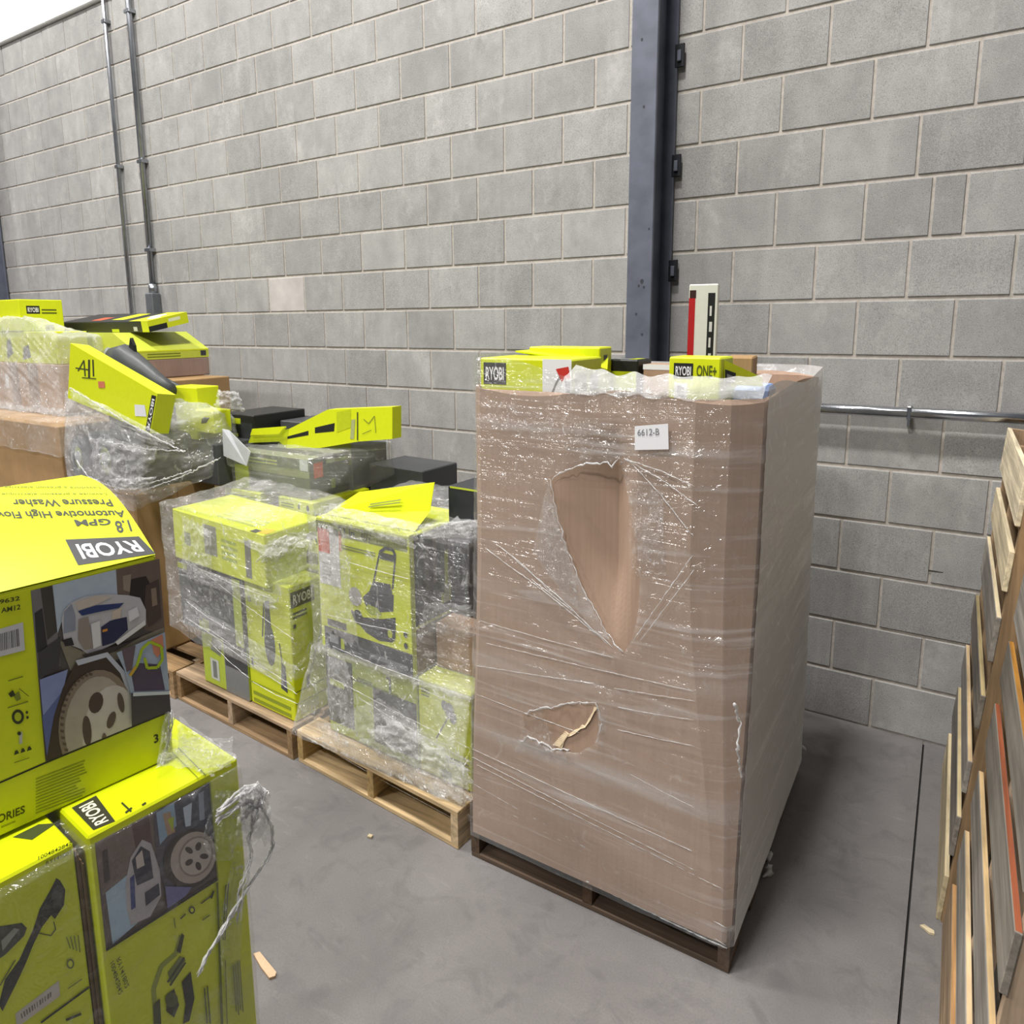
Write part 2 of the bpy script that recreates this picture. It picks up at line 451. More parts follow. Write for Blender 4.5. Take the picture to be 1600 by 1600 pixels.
ro = rest.build('block', wall, (0, 0, 0)); ro['kind'] = 'stuff'

ck = MB(); CP = Plane((0, -.0008, 0), (0, -1, 0)); q = [(1388, 879.5), (1420, 886), (1450, 890), (1474, 894), (1473, 895.5), (1449, 892.5), (1419, 889), (1388, 881)]
ck.add([CP.lift(*p) for p in q], [tuple(range(8))], ink((70, 66, 62), .95)); ck.build('hairline_crack', wall)
# white panelling above the block wall
wp = MB()
m_white = ink((248, 248, 245), .5)
for i in range(-10, 5):
    wp.box((i*1.15, -.035, 18*BH+.004), (1.142, 0, 0), (0, .2, 0), (0, 0, 2.2), m_white, .006)
wpo = wp.build('wall_upper', None, (0, 0, 18*BH)); wpo['kind'] = 'structure'

# steel columns
STEEL = metal('painted_steel', (106, 111, 125), .45, .1)
def column(name, label, x0, x1, y0, y1, clips, flange=.018):
    t = thing(name, label, 'steel column', ((x0+x1)/2, (y0+y1)/2, 0))
    H = 5.6
    MB().box((x0, y0, 0), (x1-x0, 0, 0), (0, flange, 0), (0, 0, H), STEEL, .003).build('front_flange', t)
    MB().box((x0, y1-flange, 0), (x1-x0, 0, 0), (0, flange, 0), (0, 0, H), STEEL, .003).build('back_flange', t)
    MB().box(((x0+x1)/2-.006, y0+flange, 0), (.012, 0, 0), (0, y1-y0-2*flange, 0), (0, 0, H), STEEL).build('web', t)
    dark = metal('clip_steel', (38, 40, 46), .5, .3)
    for z in clips:
        b = MB(); b.box((x1-.012, y1-.02, z), (.05, 0, 0), (0, .012, 0), (0, 0, .085), dark, .002)
        b.box((x1+.004, y1-.034, z+.02), (.02, 0, 0), (0, .014, 0), (0, 0, .04), STEEL, .002)
        b.build('wall_clip', t)
    return t
col = column('steel_column', 'blue-grey steel column standing against the block wall behind the tall brown box', .347, .484, -.31, -.012,
             [1.715, 2.12, 2.525, 2.93, 3.33])
chip = ink((52, 55, 64), .7)
scuff = MB()
for px_, py_, r in ((1003, 440, .010), (998, 447, .006), (1006, 449, .006), (994, 491, .006), (1003, 523, .006), (1006, 167, .006), (1003, 62, .006), (1014, 358, .005)):
    c = at(px_, py_, 'y', -.3105)
    scuff.add([c+Vector((math.cos(a)*r*(1+.4*math.sin(3*a)), 0, math.sin(a)*r)) for a in [i*math.pi/4 for i in range(8)]], [tuple(range(8))], chip)
scuff.build('paint_chip', col)
column('steel_column', 'dark steel column at the left end of the wall, mostly cut off by the picture edge', -7.28, -7.145, -.31, -.012, [])

# conduits
GALV = metal('galvanised_conduit', (172, 176, 182), .32, .9)
def conduit(label, x, z0, z1, r, box_end):
    t = thing('conduit', label, 'conduit', (x, -.035, z0))
    MB().tube([(x, -.035, z0), (x, -.035, z1)], r, GALV, 12).build('pipe', t, smooth=True)
    for z in ([z0+.28] if box_end else []) + [2.6, 3.5]:
        MB().box((x-r*1.7, -.035-r-.003, z), (r*3.4, 0, 0), (0, r+.036, 0), (0, 0, .022), GALV, .002).build('strap', t)
    if box_end:
        MB().box((x-.055, -.085, z0-.14), (.11, 0, 0), (0, .083, 0), (0, 0, .15), metal('grey_box', (120, 124, 128), .5, .4), .006).build('junction_box', t)
        MB().tube([(x, -.035, z0+.005), (x, -.035, z0+.07)], r*1.5, GALV, 12).build('connector', t, smooth=True)
    return t
conduit('thin galvanised conduit running up the wall, left of the pair', -4.735, 1.0, 5.4, .017, False)
conduit('thicker galvanised conduit ending in a grey box, right of the pair', -4.36, 1.76, 5.4, .024, True)

rail = thing('rail_pipe', 'shiny horizontal metal pipe fixed along the wall right of the tall box', 'pipe', (1.7, -.065, 1.2))
rz0, rz1 = at(1283, 638, 'y', -.065), at(1600, 657, 'y', -.065)
CHROME = metal('bright_pipe', (214, 217, 222), .16, 1.0)
MB().tube([(.55, -.065, rz0.z), (3.4, -.065, rz0.z)], .019, CHROME, 16).build('pipe', rail, smooth=True)
sx = at(1420, 650, 'y', -.065).x
b = MB(); b.box((sx-.008, -.088, rz0.z-.024), (.016, 0, 0), (0, .088, 0), (0, 0, .048), CHROME, .002); b.build('pipe_strap', rail)
MB().box((sx-.006, -.05, rz0.z-.05), (.012, 0, 0), (0, .05, 0), (0, 0, .03), CHROME, .002).build('bracket', rail)

# ------------------------------------------------------------------ pallets
PH = .125
def pallet(label, O, ex, ey, ez, kind, group, ngrain=('x', 'y'), wdt=1.016, lng=1.219, boards=7, bottom=5, wobble=.0, seed=0, skip=(), mats=None, deck=None, edge=None):
    """ex: along the deck boards, ey: along the stringers, ez: up out of the deck"""
    rs = random.Random(seed); O, ex, ey, ez = [Vector(v) for v in (O, ex, ey, ez)]
    ex, ey, ez = ex.normalized(), ey.normalized(), ez.normalized()
    t = thing('wooden_pallet', label, 'pallet', O+ex*wdt/2+ey*lng/2, group)
    bt = .016; sh = PH-2*bt
    mb = lambda: (mats[rs.randrange(len(mats))] if mats else kind)
    for i in range(3):
        m = wood(*mb(), ngrain[1]); o = O+ex*(i*(wdt-.038)/2)+ez*bt; s = MB()
        # stringer with the two fork notches
        n0, n1 = .15, .38
        prof = [(0, 0), (n0, 0), (n0+.02, .035), (n1-.02, .035), (n1, 0), (lng-n1, 0), (lng-n1+.02, .035), (lng-n0-.02, .035), (lng-n0, 0), (lng, 0), (lng, sh), (0, sh)]
        s.prism([o+ey*a+ez*c for a, c in prof], ex*.038, m); s.build('stringer', t)
    for lvl, n in ((1, boards), (0, bottom)):
        for i in range(n):
            if (lvl, i) in skip: continue
            bw = .135 if i in (0, n-1) else rs.choice((.09, .10, .115)); m = wood(*mb(), ngrain[0])
            pos = i*(lng-.135)/(n-1)+(0 if i in (0, n-1) else .02)
            o = O+ey*pos+ez*(PH-bt if lvl else 0)+ex*rs.uniform(-wobble, wobble)
            if deck and lvl: m = wood(*deck[i % len(deck)], ngrain[0])
            bb = MB().box(o, ex*wdt, ey*bw, ez*bt, m, .002)
            if edge and lvl:   # long edges of a weathered board, in a wood colour of their own
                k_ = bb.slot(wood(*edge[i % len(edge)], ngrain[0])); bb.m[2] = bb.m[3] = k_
            bb.build('deck_board', t)
    return t
def yawv(a): a = math.radians(a); return Vector((math.cos(a), math.sin(a), 0)), Vector((-math.sin(a), math.cos(a), 0))
UP = Vector((0, 0, 1))
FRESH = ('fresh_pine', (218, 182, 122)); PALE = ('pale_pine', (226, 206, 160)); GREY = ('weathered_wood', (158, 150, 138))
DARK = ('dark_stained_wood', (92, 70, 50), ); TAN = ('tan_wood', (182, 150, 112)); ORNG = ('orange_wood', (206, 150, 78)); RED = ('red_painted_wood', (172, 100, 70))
GP = 'pallets lying on the floor'
x_, y_ = yawv(.5)
pallet('dark stained pallet under the tall brown wrapped box', (.375, -1.818, 0), x_, y_, UP, DARK, GP, seed=1)
x_, y_ = yawv(-4)
pallet('fresh pine pallet with film bunched on it, left of the tall brown box', (-.70, -1.752, 0), x_, y_, UP, FRESH, GP, seed=2)
x_, y_ = yawv(-3)
pallet('tan worn pallet under the wrapped lime cartons, left of the fresh pine one', (-1.742, -1.708, 0), x_, y_, UP, TAN, GP, seed=3)
x_, y_ = yawv(0)
pallet('pallet under the brown box carrying the wrapped mower', (-2.77, -1.72, 0), x_, y_, UP, TAN, GP, seed=4)

# pallets stood on edge along the right side: deck boards run along y, the deck leans to the right
GE = 'pallets stood on edge at the right'
def edge_pallet(label, x, y_far, lean, h, seed, mats, deck, edge, boards=7):
    up = Vector((math.sin(lean), 0, math.cos(lean))); out = Vector((-math.cos(lean), 0, math.sin(lean)))
    O = Vector((x, y_far, 0))-out*PH
    return pallet(label, O, (0, -1, 0), up, out, mats[0], GE, ('y', 'z'), 1.016, h, boards, 5, .012, seed, (), mats, deck, edge)
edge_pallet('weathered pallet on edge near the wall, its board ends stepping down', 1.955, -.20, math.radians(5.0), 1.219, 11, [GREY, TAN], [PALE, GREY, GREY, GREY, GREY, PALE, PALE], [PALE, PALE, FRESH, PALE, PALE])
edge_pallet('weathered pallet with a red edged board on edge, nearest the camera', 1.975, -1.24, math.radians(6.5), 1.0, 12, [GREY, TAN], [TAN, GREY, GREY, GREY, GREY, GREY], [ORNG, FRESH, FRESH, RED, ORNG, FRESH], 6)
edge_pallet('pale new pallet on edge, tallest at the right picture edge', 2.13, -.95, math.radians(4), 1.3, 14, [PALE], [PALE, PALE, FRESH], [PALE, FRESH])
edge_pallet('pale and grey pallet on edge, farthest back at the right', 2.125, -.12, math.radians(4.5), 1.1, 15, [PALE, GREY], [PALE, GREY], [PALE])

# ------------------------------------------------------------------ cartons
class Carton:
    def __init__(s, label, O, yaw, w, d, h, mat, group=None, name='carton', cat='carton', tilt=None, bev=.004, body='carton_body', build=True):
        s.ex, s.ey = yawv(yaw); s.ez = UP.copy()
        if tilt:
            for a, ax in tilt:
                R = Matrix.Rotation(math.radians(a), 3, {'x': s.ex, 'y': s.ey, 'z': s.ez}[ax].copy())
                s.ex, s.ey, s.ez = R @ s.ex, R @ s.ey, R @ s.ez
        s.O = Vector(O); s.w, s.d, s.h = w, d, h
        s.t = thing(name, label, cat, s.O+s.ex*w/2+s.ey*d/2, group)
        if build: s.body = MB().box(s.O, s.ex*w, s.ey*d, s.ez*h, mat, bev).build(body, s.t)
    def plane(s, face):
        if face == 'front': return Plane(s.O, -s.ey)
        if face == 'right': return Plane(s.O+s.ex*s.w, s.ex)
        return Plane(s.O+s.ez*s.h, s.ez)
    def pt(s, face, u, v, off=.0):
        if face == 'front': return s.O+s.ex*u*s.w+s.ez*v*s.h-s.ey*off
        if face == 'right': return s.O+s.ex*(s.w+off)+s.ey*u*s.d+s.ez*v*s.h
        return s.O+s.ez*(s.h+off)+s.ex*u*s.w+s.ey*v*s.d
    def pr(s, face): return FPrint(s, face)
class FPrint(Print):
    """print placed by fractions of the face"""
    def __init__(s, c, face): s.c, s.face, s.mb, s.k = c, face, MB(), 1
    def lift(s, p, off): return s.c.pt(s.face, p[0], p[1], off)
def R4(u0, v0, u1, v1): return [(u0, v0), (u1, v0), (u1, v1), (u0, v1)]

LIMEM = ink(LIME, .38); BROWN = board('kraft_cardboard', (178, 146, 118)); BROWN2 = board('golden_cardboard', (170, 136, 92))
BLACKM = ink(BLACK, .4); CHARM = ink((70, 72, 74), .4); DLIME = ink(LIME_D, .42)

# --- tall gaylord box (front centre)
ring_top = [(.372, -1.742), (.435, -1.806), (1.21, -1.806), (1.305, -1.768), (1.382, -1.70), (1.382, -.75), (1.30, -.66), (.45, -.66), (.372, -.75)]
def smooth_step(a, b, x): t = max(0, min(1, (x-a)/(b-a))); return t*t*(3-2*t)
gay = thing('gaylord_box', 'tall brown cardboard bulk box on the dark pallet, dented front, full of tools', 'bulk box', (.88, -1.24, .13))
CARD = board('brown_cardboard', (178, 150, 130), .8, .05)
def dense(ring, step):
    out = []; n = len(ring)
    for i in range(n):
        a, b_ = Vector((*ring[i], 0)), Vector((*ring[(i+1) % n], 0)); k = max(1, int((b_-a).length/step))
        for j in range(k): out.append((a.lerp(b_, j/k), i))
    return out
def dent(x, z):
    """inward push of the front panel: a vertical fold around x=.97 in the upper half"""
    e = smooth_step(.72, 1.0, z)*(1-smooth_step(1.14, 1.34, z))
    left = max(0, 1-abs(x-.955)/.20) if x < .955 else max(0, 1-(x-.955)/.07)
    return .05*e*left**1.3
ring_bot = [(.367, -1.79), (.388, -1.823), (1.335, -1.823), (1.366, -1.82), (1.391, -1.80), (1.391, -.66), (1.355, -.635), (.405, -.635), (.367, -.66)]
def ring_at(e, step=.016):
    out = []; n = len(ring_top)
    for i in range(n):
        a, b_ = Vector((*ring_top[i], 0)), Vector((*ring_top[(i+1) % n], 0)); a2, b2 = Vector((*ring_bot[i], 0)), Vector((*ring_bot[(i+1) % n], 0))
        k = max(1, int((b_-a).length/(step if i < 4 else .06)))
        for j in range(k): out.append((a2.lerp(b2, j/k).lerp(a.lerp(b_, j/k), e), i))
    return out
ring = ring_at(1.0)
zs = [.084+(1.385-.084)*i/84 for i in range(85)]
g = MB(); vs = []
for z in zs:
    for p, side in ring_at(smooth_step(.08, 1.05, z)):
        y = p.y+(dent(p.x, z) if side == 1 else 0)
        vs.append(Vector((p.x, y, z+(.012*math.sin(p.x*9+p.y*4) if z > 1.38 else 0))))
n = len(ring); fs = [(i*n+k, i*n+(k+1) % n, (i+1)*n+(k+1) % n, (i+1)*n+k) for i in range(len(zs)-1) for k in range(n)]
inner = []
for z in (1.385, 1.10):
    for p, side in ring:
        c = Vector((.877, -1.233, 0)); q = p+(c-p).normalized()*.009; inner.append(Vector((q.x, q.y+(.05 if side == 1 and z < 1.2 else 0), z)))
b0 = len(vs); vs += inner; top = (len(zs)-1)*n
fs += [(top+k, top+(k+1) % n, b0+(k+1) % n, b0+k) for k in range(n)]
fs += [(b0+k, b0+(k+1) % n, b0+n+(k+1) % n, b0+n+k) for k in range(n)]
fs += [tuple(b0+n+k for k in range(n))]
g.add(vs, fs, CARD); g.build('box_walls', gay)
# torn flutes in the lower hole
tornpl = Plane((0, -1.806, 0), (0, -1, 0))
tp = MB(); L1 = [(861, 1168), (866, 1146), (878, 1138), (886, 1143), (897, 1139), (905, 1128), (913, 1131), (921, 1118), (926, 1103)]
L2 = [(878, 1170), (884, 1152), (892, 1150), (899, 1146), (907, 1139), (914, 1137), (922, 1126), (929, 1112), (934, 1106)]
va = [tornpl.lift(*p, .004) for p in L1]+[tornpl.lift(*p, .016) for p in L2]
tp.add(va, [(i, i+1, i+10, i+9) for i in range(8)], board('torn_flutes', (216, 196, 164), .9, .3))
for i in range(10):
    a = tornpl.lift(864+i*2.1, 1163-i*2.2, .009); c = tornpl.lift(876+i*1.4, 1166-i*2.0, .015)
    tp.tube([a, c], .0028, board('torn_flutes', (216, 196, 164), .9, .3), 5)
tp.build('torn_flap', gay)
dk = MB(); D1 = [(884, 1152), (893, 1143), (905, 1134), (915, 1136), (924, 1121), (921, 1110), (912, 1124), (900, 1132), (887, 1141)]
dk.add([tornpl.lift(*p, .0025) for p in D1], [tuple(range(9))], ink((74, 58, 44), .9)); dk.build('tear_gap', gay)

# --- stretch film around the gaylord box
def sdist(pt, poly):
    """signed distance (negative inside) and nearest border point, 2D"""
    x, y = pt; inside = False; best = (1e9, None); n = len(poly)
    for i in range(n):
        (x0, y0), (x1, y1) = poly[i], poly[(i+1) % n]
        if (y0 > y) != (y1 > y) and x < (x1-x0)*(y-y0)/(y1-y0)+x0: inside = not inside
        dx, dy = x1-x0, y1-y0; t = max(0, min(1, ((x-x0)*dx+(y-y0)*dy)/(dx*dx+dy*dy+1e-12)))
        q = (x0+t*dx, y0+t*dy); d = math.hypot(x-q[0], y-q[1])
        if d < best[0]: best = (d, q)
    return (-best[0] if inside else best[0]), best[1]
FP = Plane((0, -1.818, 0), (0, -1, 0))
tear1_px = [(863, 744), (880, 736), (915, 723), (948, 723), (957, 729), (967, 713), (973, 735), (986, 790), (996, 850), (1001, 905), (998, 960), (988, 1000), (975, 1021), (960, 1006), (930, 957), (905, 908), (884, 855), (870, 800), (860, 760)]
tear2_px = [(820, 1114), (846, 1107), (895, 1099), (932, 1098), (941, 1128), (931, 1160), (905, 1174), (862, 1168), (838, 1152), (822, 1132)]
tears = [[(lambda v: (v.x, v.z))(FP.lift(*p)) for p in t] for t in (tear1_px, tear2_px)]
bot_ring = [(.360, -1.792), (.385, -1.832), (1.34, -1.832), (1.374, -1.828), (1.400, -1.802), (1.400, -.66), (1.36, -.628), (.40, -.628), (.360, -.66)]
top_ring = [(.364, -1.745), (.43, -1.818), (1.21, -1.818), (1.310, -1.778), (1.393, -1.705), (1.395, -.745), (1.305, -.648), (.445, -.648), (.364, -.745)]
FA = film('film_bulk_box', .07, .46, .10, (1.3, 1.3, 26), .45, rough=.17, gloss=.07)
FA2 = film('film_bulk_box_side', .70, .35, .2, (1.6, 1.6, 22), .4, gloss=.09)
wrapA = thing('plastic_wrap', 'clear stretch film around the tall brown box, torn open in a long triangle', 'plastic wrap', (.88, -1.24, .07))
def top_z(p, side):
    if side in (0, 1, 8): return 1.44+.035*smooth_step(1.0, .45, p.x) if False else 1.405+.065*(1-smooth_step(.5, .95, p.x))
    return 1.405+.012*math.sin(p.y*7)
def film_shell():
    STEP = .0065; rows = 205
    seg = []
    for i in range(9):
        a, b_ = Vector((*top_ring[i], 0)), Vector((*top_ring[(i+1) % 9], 0)); a2, b2 = Vector((*bot_ring[i], 0)), Vector((*bot_ring[(i+1) % 9], 0))
        st = STEP if i in (0, 1, 2, 3) else .016
        k = max(2, int((b_-a).length/st))
        for j in range(k): seg.append((a.lerp(b_, j/k), a2.lerp(b2, j/k), i))
    n = len(seg); vs = []; alive = []; faces = []; mids = []
    rows_v = []
    for r in range(rows+1):
        t = r/rows
        for pt, pb, side in seg:
            zt = top_z(pt, side); z = .078+(zt-.078)*t
            e = smooth_step(0, .75, t); p = pb.lerp(pt, e)
            s = (p.x*.9-p.y)
            # tension ridges and slack waves
            q = noise.noise((s*1.3, z*26+s*3.2, .3))*.0030+noise.noise((s*6, z*5, 1.7))*.0028+noise.noise((s*1.0, z*70+s*7, 4.1))*.0014
            out = Vector((p.x-.877, (p.y+1.233)*.85, 0)).normalized()
            if side == 1: out = Vector((0, -1, 0))
            v = Vector((p.x, p.y, z))+out*(.003+max(-.002, q))
            if side == 1:
                for T in tears:
                    d, near = sdist((v.x, v.z), T)
                    if abs(d) < .0048: v.x, v.z = near
                    if 0 <= d < .06: v.y -= .006*(1-d/.06)*(.5+noise.noise((v.x*30, v.z*30, 2.0)))
            vs.append(v)
    for r in range(rows):
        for k in range(n):
            q = (r*n+k, r*n+(k+1) % n, (r+1)*n+(k+1) % n, (r+1)*n+k); side = seg[k][2]
            if side == 1:
                c = (vs[q[0]]+vs[q[1]]+vs[q[2]]+vs[q[3]])/4
                if any(sdist((c.x, c.z), T)[0] < -.0008 for T in tears): continue
            faces.append((q, 1 if side in (4, 5, 6) else 0))
    m = MB(); m.add(vs, [f_ for f_, k in faces if k == 0], FA); b0 = 0
    k2 = m.slot(FA2)
    for f_, k in faces:
        if k: m.f.append(f_); m.m.append(k2)
    return m.build('film_sheet', wrapA, smooth=True)
film_shell()
ROPE = film('film_bunched', .5, .3, .5, (14, 14, 14), .4, (.99, .99, .99), .25, 80, .02, .1)
def rope(pts, r, parent, name='torn_edge', jitter=.004, seed=0, n=5):
    rs = random.Random(seed); out = []; rr = []
    for a, b_ in zip(pts, pts[1:]):
        k = max(2, int((b_-a).length/.012))
        for j in range(k):
            out.append(a.lerp(b_, j/k)+Vector((rs.uniform(-1, 1), rs.uniform(-1, 1), rs.uniform(-1, 1)))*jitter); rr.append(r*(.45+.9*rs.random()))
    out.append(pts[-1]); rr.append(r*.3)
    return MB().tube(out, rr, ROPE, n).build(name, parent, smooth=True)
def fpx(pts, off=.006): return [FP.lift(*p, off) for p in pts]
rope(fpx([(975, 1021), (960, 1006), (930, 957), (905, 908), (884, 855), (870, 800), (860, 750)]), .0022, wrapA, seed=1)
rope(fpx([(860, 748), (880, 737), (915, 724), (948, 724), (957, 730), (968, 713)]), .002, wrapA, seed=2)
rope(fpx([(820, 1114), (846, 1107), (895, 1099), (932, 1098)]), .0022, wrapA, seed=3)
rope(fpx([(932, 1098), (941, 1128), (931, 1160)]), .002, wrapA, seed=4)
rope(fpx([(812, 1160), (825, 1150), (838, 1156), (862, 1170), (890, 1171)]), .0026, wrapA, seed=5)
# folded-over flap of film left of the tear and pull lines
rope(fpx([(880, 1358), (960, 1398), (1050, 1442), (1136, 1482)], .002), .0028, wrapA, 'film_hem', .0012, 63)
fo = MB(); q = [(858, 752), (866, 800), (884, 858), (907, 912), (932, 960), (955, 1003), (930, 985), (895, 945), (862, 905), (842, 878), (833, 862), (842, 815), (850, 775)]
fo.add(fpx(q, .011), [tuple(range(len(q)))], film('film_fold', .10, .3, .45, (8, 8, 8), .9, wscale=60)); fo.build('folded_film', wrapA)
for i, (a, c) in enumerate([((760, 858), (943, 1000)), ((800, 870), (950, 1008)), ((775, 850), (860, 925)), ((830, 905), (958, 1012)), ((975, 716), (1090, 790)), ((978, 718), (1085, 760)), ((990, 1000), (1082, 868)), ((1000, 1002), (1085, 890)), ((980, 716), (1080, 835))]):
    rope(fpx([a, ((a[0]+c[0])/2+2, (a[1]+c[1])/2-3), c], .004), .0013, wrapA, 'pull_line', .0010, 20+i)
for i, (a, c) in enumerate([((738, 1170), (1082, 1330)), ((738, 1183), (1086, 1360)), ((745, 1195), (1130, 1390)), ((760, 1005), (1084, 1080)), ((745, 1085), (905, 1145)), ((960, 1075), (1085, 1095)), ((965, 1105), (1085, 1125)), ((965, 1140), (1085, 1166)), ((985, 1210), (1085, 1262)), ((745, 1040), (930, 1068)), ((795, 1270), (1135, 1450)), ((1010, 1400), (1135, 1478)), ((750, 970), (960, 1028)), ((740, 1225), (1060, 1405))]):
    rope(fpx([a, ((a[0]+c[0])/2, (a[1]+c[1])/2+1), c], .0035), .0009, wrapA, 'pull_line', .0006, 40+i)
rope([at(x, y, 'x', 1.40) for x, y in [(1148, 1100), (1157, 1130), (1152, 1170), (1158, 1215)]], .004, wrapA, 'torn_edge', .004, 60)
# loose end of film at the back corner by the floor
rope([at(x, y, 'z', z) for x, y, z in [(1205, 1335, .06), (1198, 1350, .03), (1207, 1362, .01), (1192, 1370, .006)]], .012, wrapA, 'film_tail', .008, 61)
rope([at(x, y, 'z', z) for x, y, z in [(1246, 1155, .12), (1252, 1165, .08), (1258, 1172, .03)]], .006, wrapA, 'film_tail', .006, 62)
# crumpled top edge
def top_edge():
    m = MB(); vs = []; n = 90
    a0, a1 = at(900, 590, 'y', -1.815), at(1232, 600, 'y', -1.70)
    for i in range(n+1):
        t = i/n; x = .76+t*.62; y = -1.812+(0 if x < 1.2 else (x-1.2)*.55)
        for j in range(7):
            u = j/6; z = 1.385+.045*u+(.05*(1-smooth_step(.5, .95, x)) if x < .95 else .0)*u; yy = y+u*u*.11
            vs.append(Vector((x, yy+noise.noise((x*22, u*6, 0))*.012, z+noise.noise((x*18, u*5, 3))*.010)))
    fs = [(i*7+j, (i+1)*7+j, (i+1)*7+j+1, i*7+j+1) for i in range(n) for j in range(6)]
    m.add(vs, fs, film('film_top_edge', .34, .4, .45, (3, 3, 16), .8, wscale=26, bdist=.05, gloss=.1)); m.build('gathered_edge', wrapA, smooth=True)
top_edge()
# paper label on the film
lab = thing('paper_label', 'white paper label with a handwritten number stuck high on the film of the tall box', 'label', (1.085, -1.83, 1.27))
LP = Plane((0, -1.829, 0), (0, -1, 0)); c4 = [(992, 703), (1045, 702), (1044, 662), (992, 666)]
m = MB(); q = [LP.lift(*p) for p in c4]; m.prism(q, (0, -.0012, 0), ink((243, 243, 246), .6)); m.build('paper', lab)
pr = Print(Plane((0, -1.8305, 0), (0, -1, 0))); pr.text('6612-B', [(996, 681), (1030, 680), (1030, 669), (996, 671)], (132, 134, 142)); pr.build('handwriting', lab)

# --- goods sticking out of the gaylord box
GA = 'goods on top of the tall brown box'
c = Carton('lime carton with white trimmer picture at the left of the tall box top', (.375, -1.715, 1.11), 0, .375, .24, .352, LIMEM, GA)
p = c.pr('front'); p.quad(R4(.70, 0, 1, 1), WHITE); p.line([(.73, .62), (.84, .82), (.93, .93)], .02, (130, 130, 130)); p.poly([(.84, .93), (.97, .95), (.99, .87), (.90, .84)], (200, 50, 40))
p.poly([(.93, .86), (.99, .86), (.985, .74), (.95, .76)], CHAR); p.quad(R4(.71, .58, .76, .66), (205, 120, 110)); p.stripes(R4(.06, .70, .4, .76), (120, 135, 30), 2); p.build('front_print', c.t)
p = c.pr('front'); p.logo(R4(.04, .80, .30, .965)); p.build('logo', c.t)
p = c.pr('right'); p.quad(R4(.1, .72, .5, .9), (120, 130, 60)); p.quad(R4(.6, .75, .9, .88), CHAR); p.build('side_print', c.t)

c = Carton('open lime carton with raised flap behind the left lime carton, on the tall box', (.42, -1.44, 1.11), 3, .30, .12, .375, LIMEM, GA)
m = MB(); a = [at(805, 548, 'y', -1.5), at(868, 543, 'y', -1.3), at(951, 547, 'y', -1.3), at(949, 577, 'y', -1.42), at(892, 560, 'y', -1.5)]
m.prism(a, (0, .002, -.004), LIMEM); m.build('flap', c.t)
p = c.pr('right'); p.quad(R4(.3, .86, .6, .94), CHAR); p.build('side_print', c.t)
c = Carton('black and lime carton beside the open lime carton on the tall box', (.70, -1.30, 1.11), -4, .125, .12, .338, BLACKM, GA)
p = c.pr('front'); p.quad(R4(.1, .70, .95, .90), LIME_D); p.build('front_print', c.t)
p = c.pr('top'); p.quad(R4(.1, .2, .6, .5), (150, 152, 155)); p.quad(R4(.62, .1, .9, .8), LIME_D); p.build('top_print', c.t)
c = Carton('plain brown carton with a white top edge in the middle of the tall box top', (.842, -1.30, 1.11), -2, .12, .1, .326, BROWN, GA)
p = c.pr('front'); p.quad(R4(0, .955, 1, 1.0), WHITE); p.build('white_edge', c.t)
c = Carton('lime carton with slanted open flap at the right of the tall box top', (1.072, -1.66, 1.11), -3, .168, .12, .362, LIMEM, GA)
p = c.pr('front'); p.logo(R4(.10, .86, .48, .96)); p.text('ONE+', R4(.55, .875, .93, .95), (80, 90, 20)); p.quad(R4(.12, .72, .38, .83), WHITE); p.quad(R4(.18, .74, .32, .815), (130, 130, 128)); p.build('front_print', c.t)
m = MB(); a = [at(1131, 562, 'y', -1.64), at(1192, 590, 'y', -1.50), at(1192, 604, 'y', -1.50), at(1131, 601, 'y', -1.64)]
m.prism(a, (-.004, .006, 0), LIMEM); m.build('flap', c.t)
pl = Plane(a[0], (a[1]-a[0]).cross(a[3]-a[0])*-1)
if pl.n.y > 0: pl.n = -pl.n
p = Print(pl); p.poly([(1133, 577), (1150, 583), (1148, 598), (1133, 600)], BLACK); p.poly([(1136, 584), (1146, 588), (1145, 596), (1136, 597)], (150, 150, 150)); p.build('flap_print', c.t)
c = Carton('small brown carton flap end standing behind the right lime carton', (1.185, -1.42, 1.11), 8, .09, .16, .355, BROWN2, GA)
c = Carton('tall narrow red and white carton standing up out of the tall box', (.985, -1.22, 1.115), 12, .105, .05, .54, ink((226, 228, 216), .5), GA, build=False)
c.body = MB().box(c.O, c.ex*c.w, c.ey*c.d, c.ez*c.h, ink((226, 228, 216), .5), .003).build('carton_body', c.t)
p = c.pr('front'); p.quad(R4(0, 0, .22, .93), (186, 28, 34)); p.quad(R4(.02, .93, .24, .97), (60, 30, 30)); p.quad(R4(.66, .03, .90, .955), BLACK)
for i in range(9): p.quad(R4(.73, .2+i*.08, .80+.03*(i % 2), .25+i*.08), (215, 215, 210), 2)
p.quad(R4(-.02, .62, .04, .64), (120, 20, 20)); p.build('front_print', c.t)
p = c.pr('top'); p.quad(R4(0, .2, 1, .7), (220, 120, 125)); p.build('top_print', c.t)
m = MB(); a = at(1166, 598, 'y', -1.45); m.box((1.235, -1.50, 1.11), (.11, 0, 0), (0, .14, 0), (0, 0, .29), ink((140, 165, 214), .5), .012); o = m.build('blue_packet'); tag(o, 'pale blue packet tucked in the right corner of the tall box', 'packet', GA)
c = Carton('lime carton corner showing beside the blue packet', (1.16, -1.56, 1.11), 0, .07, .1, .29, LIMEM, GA)

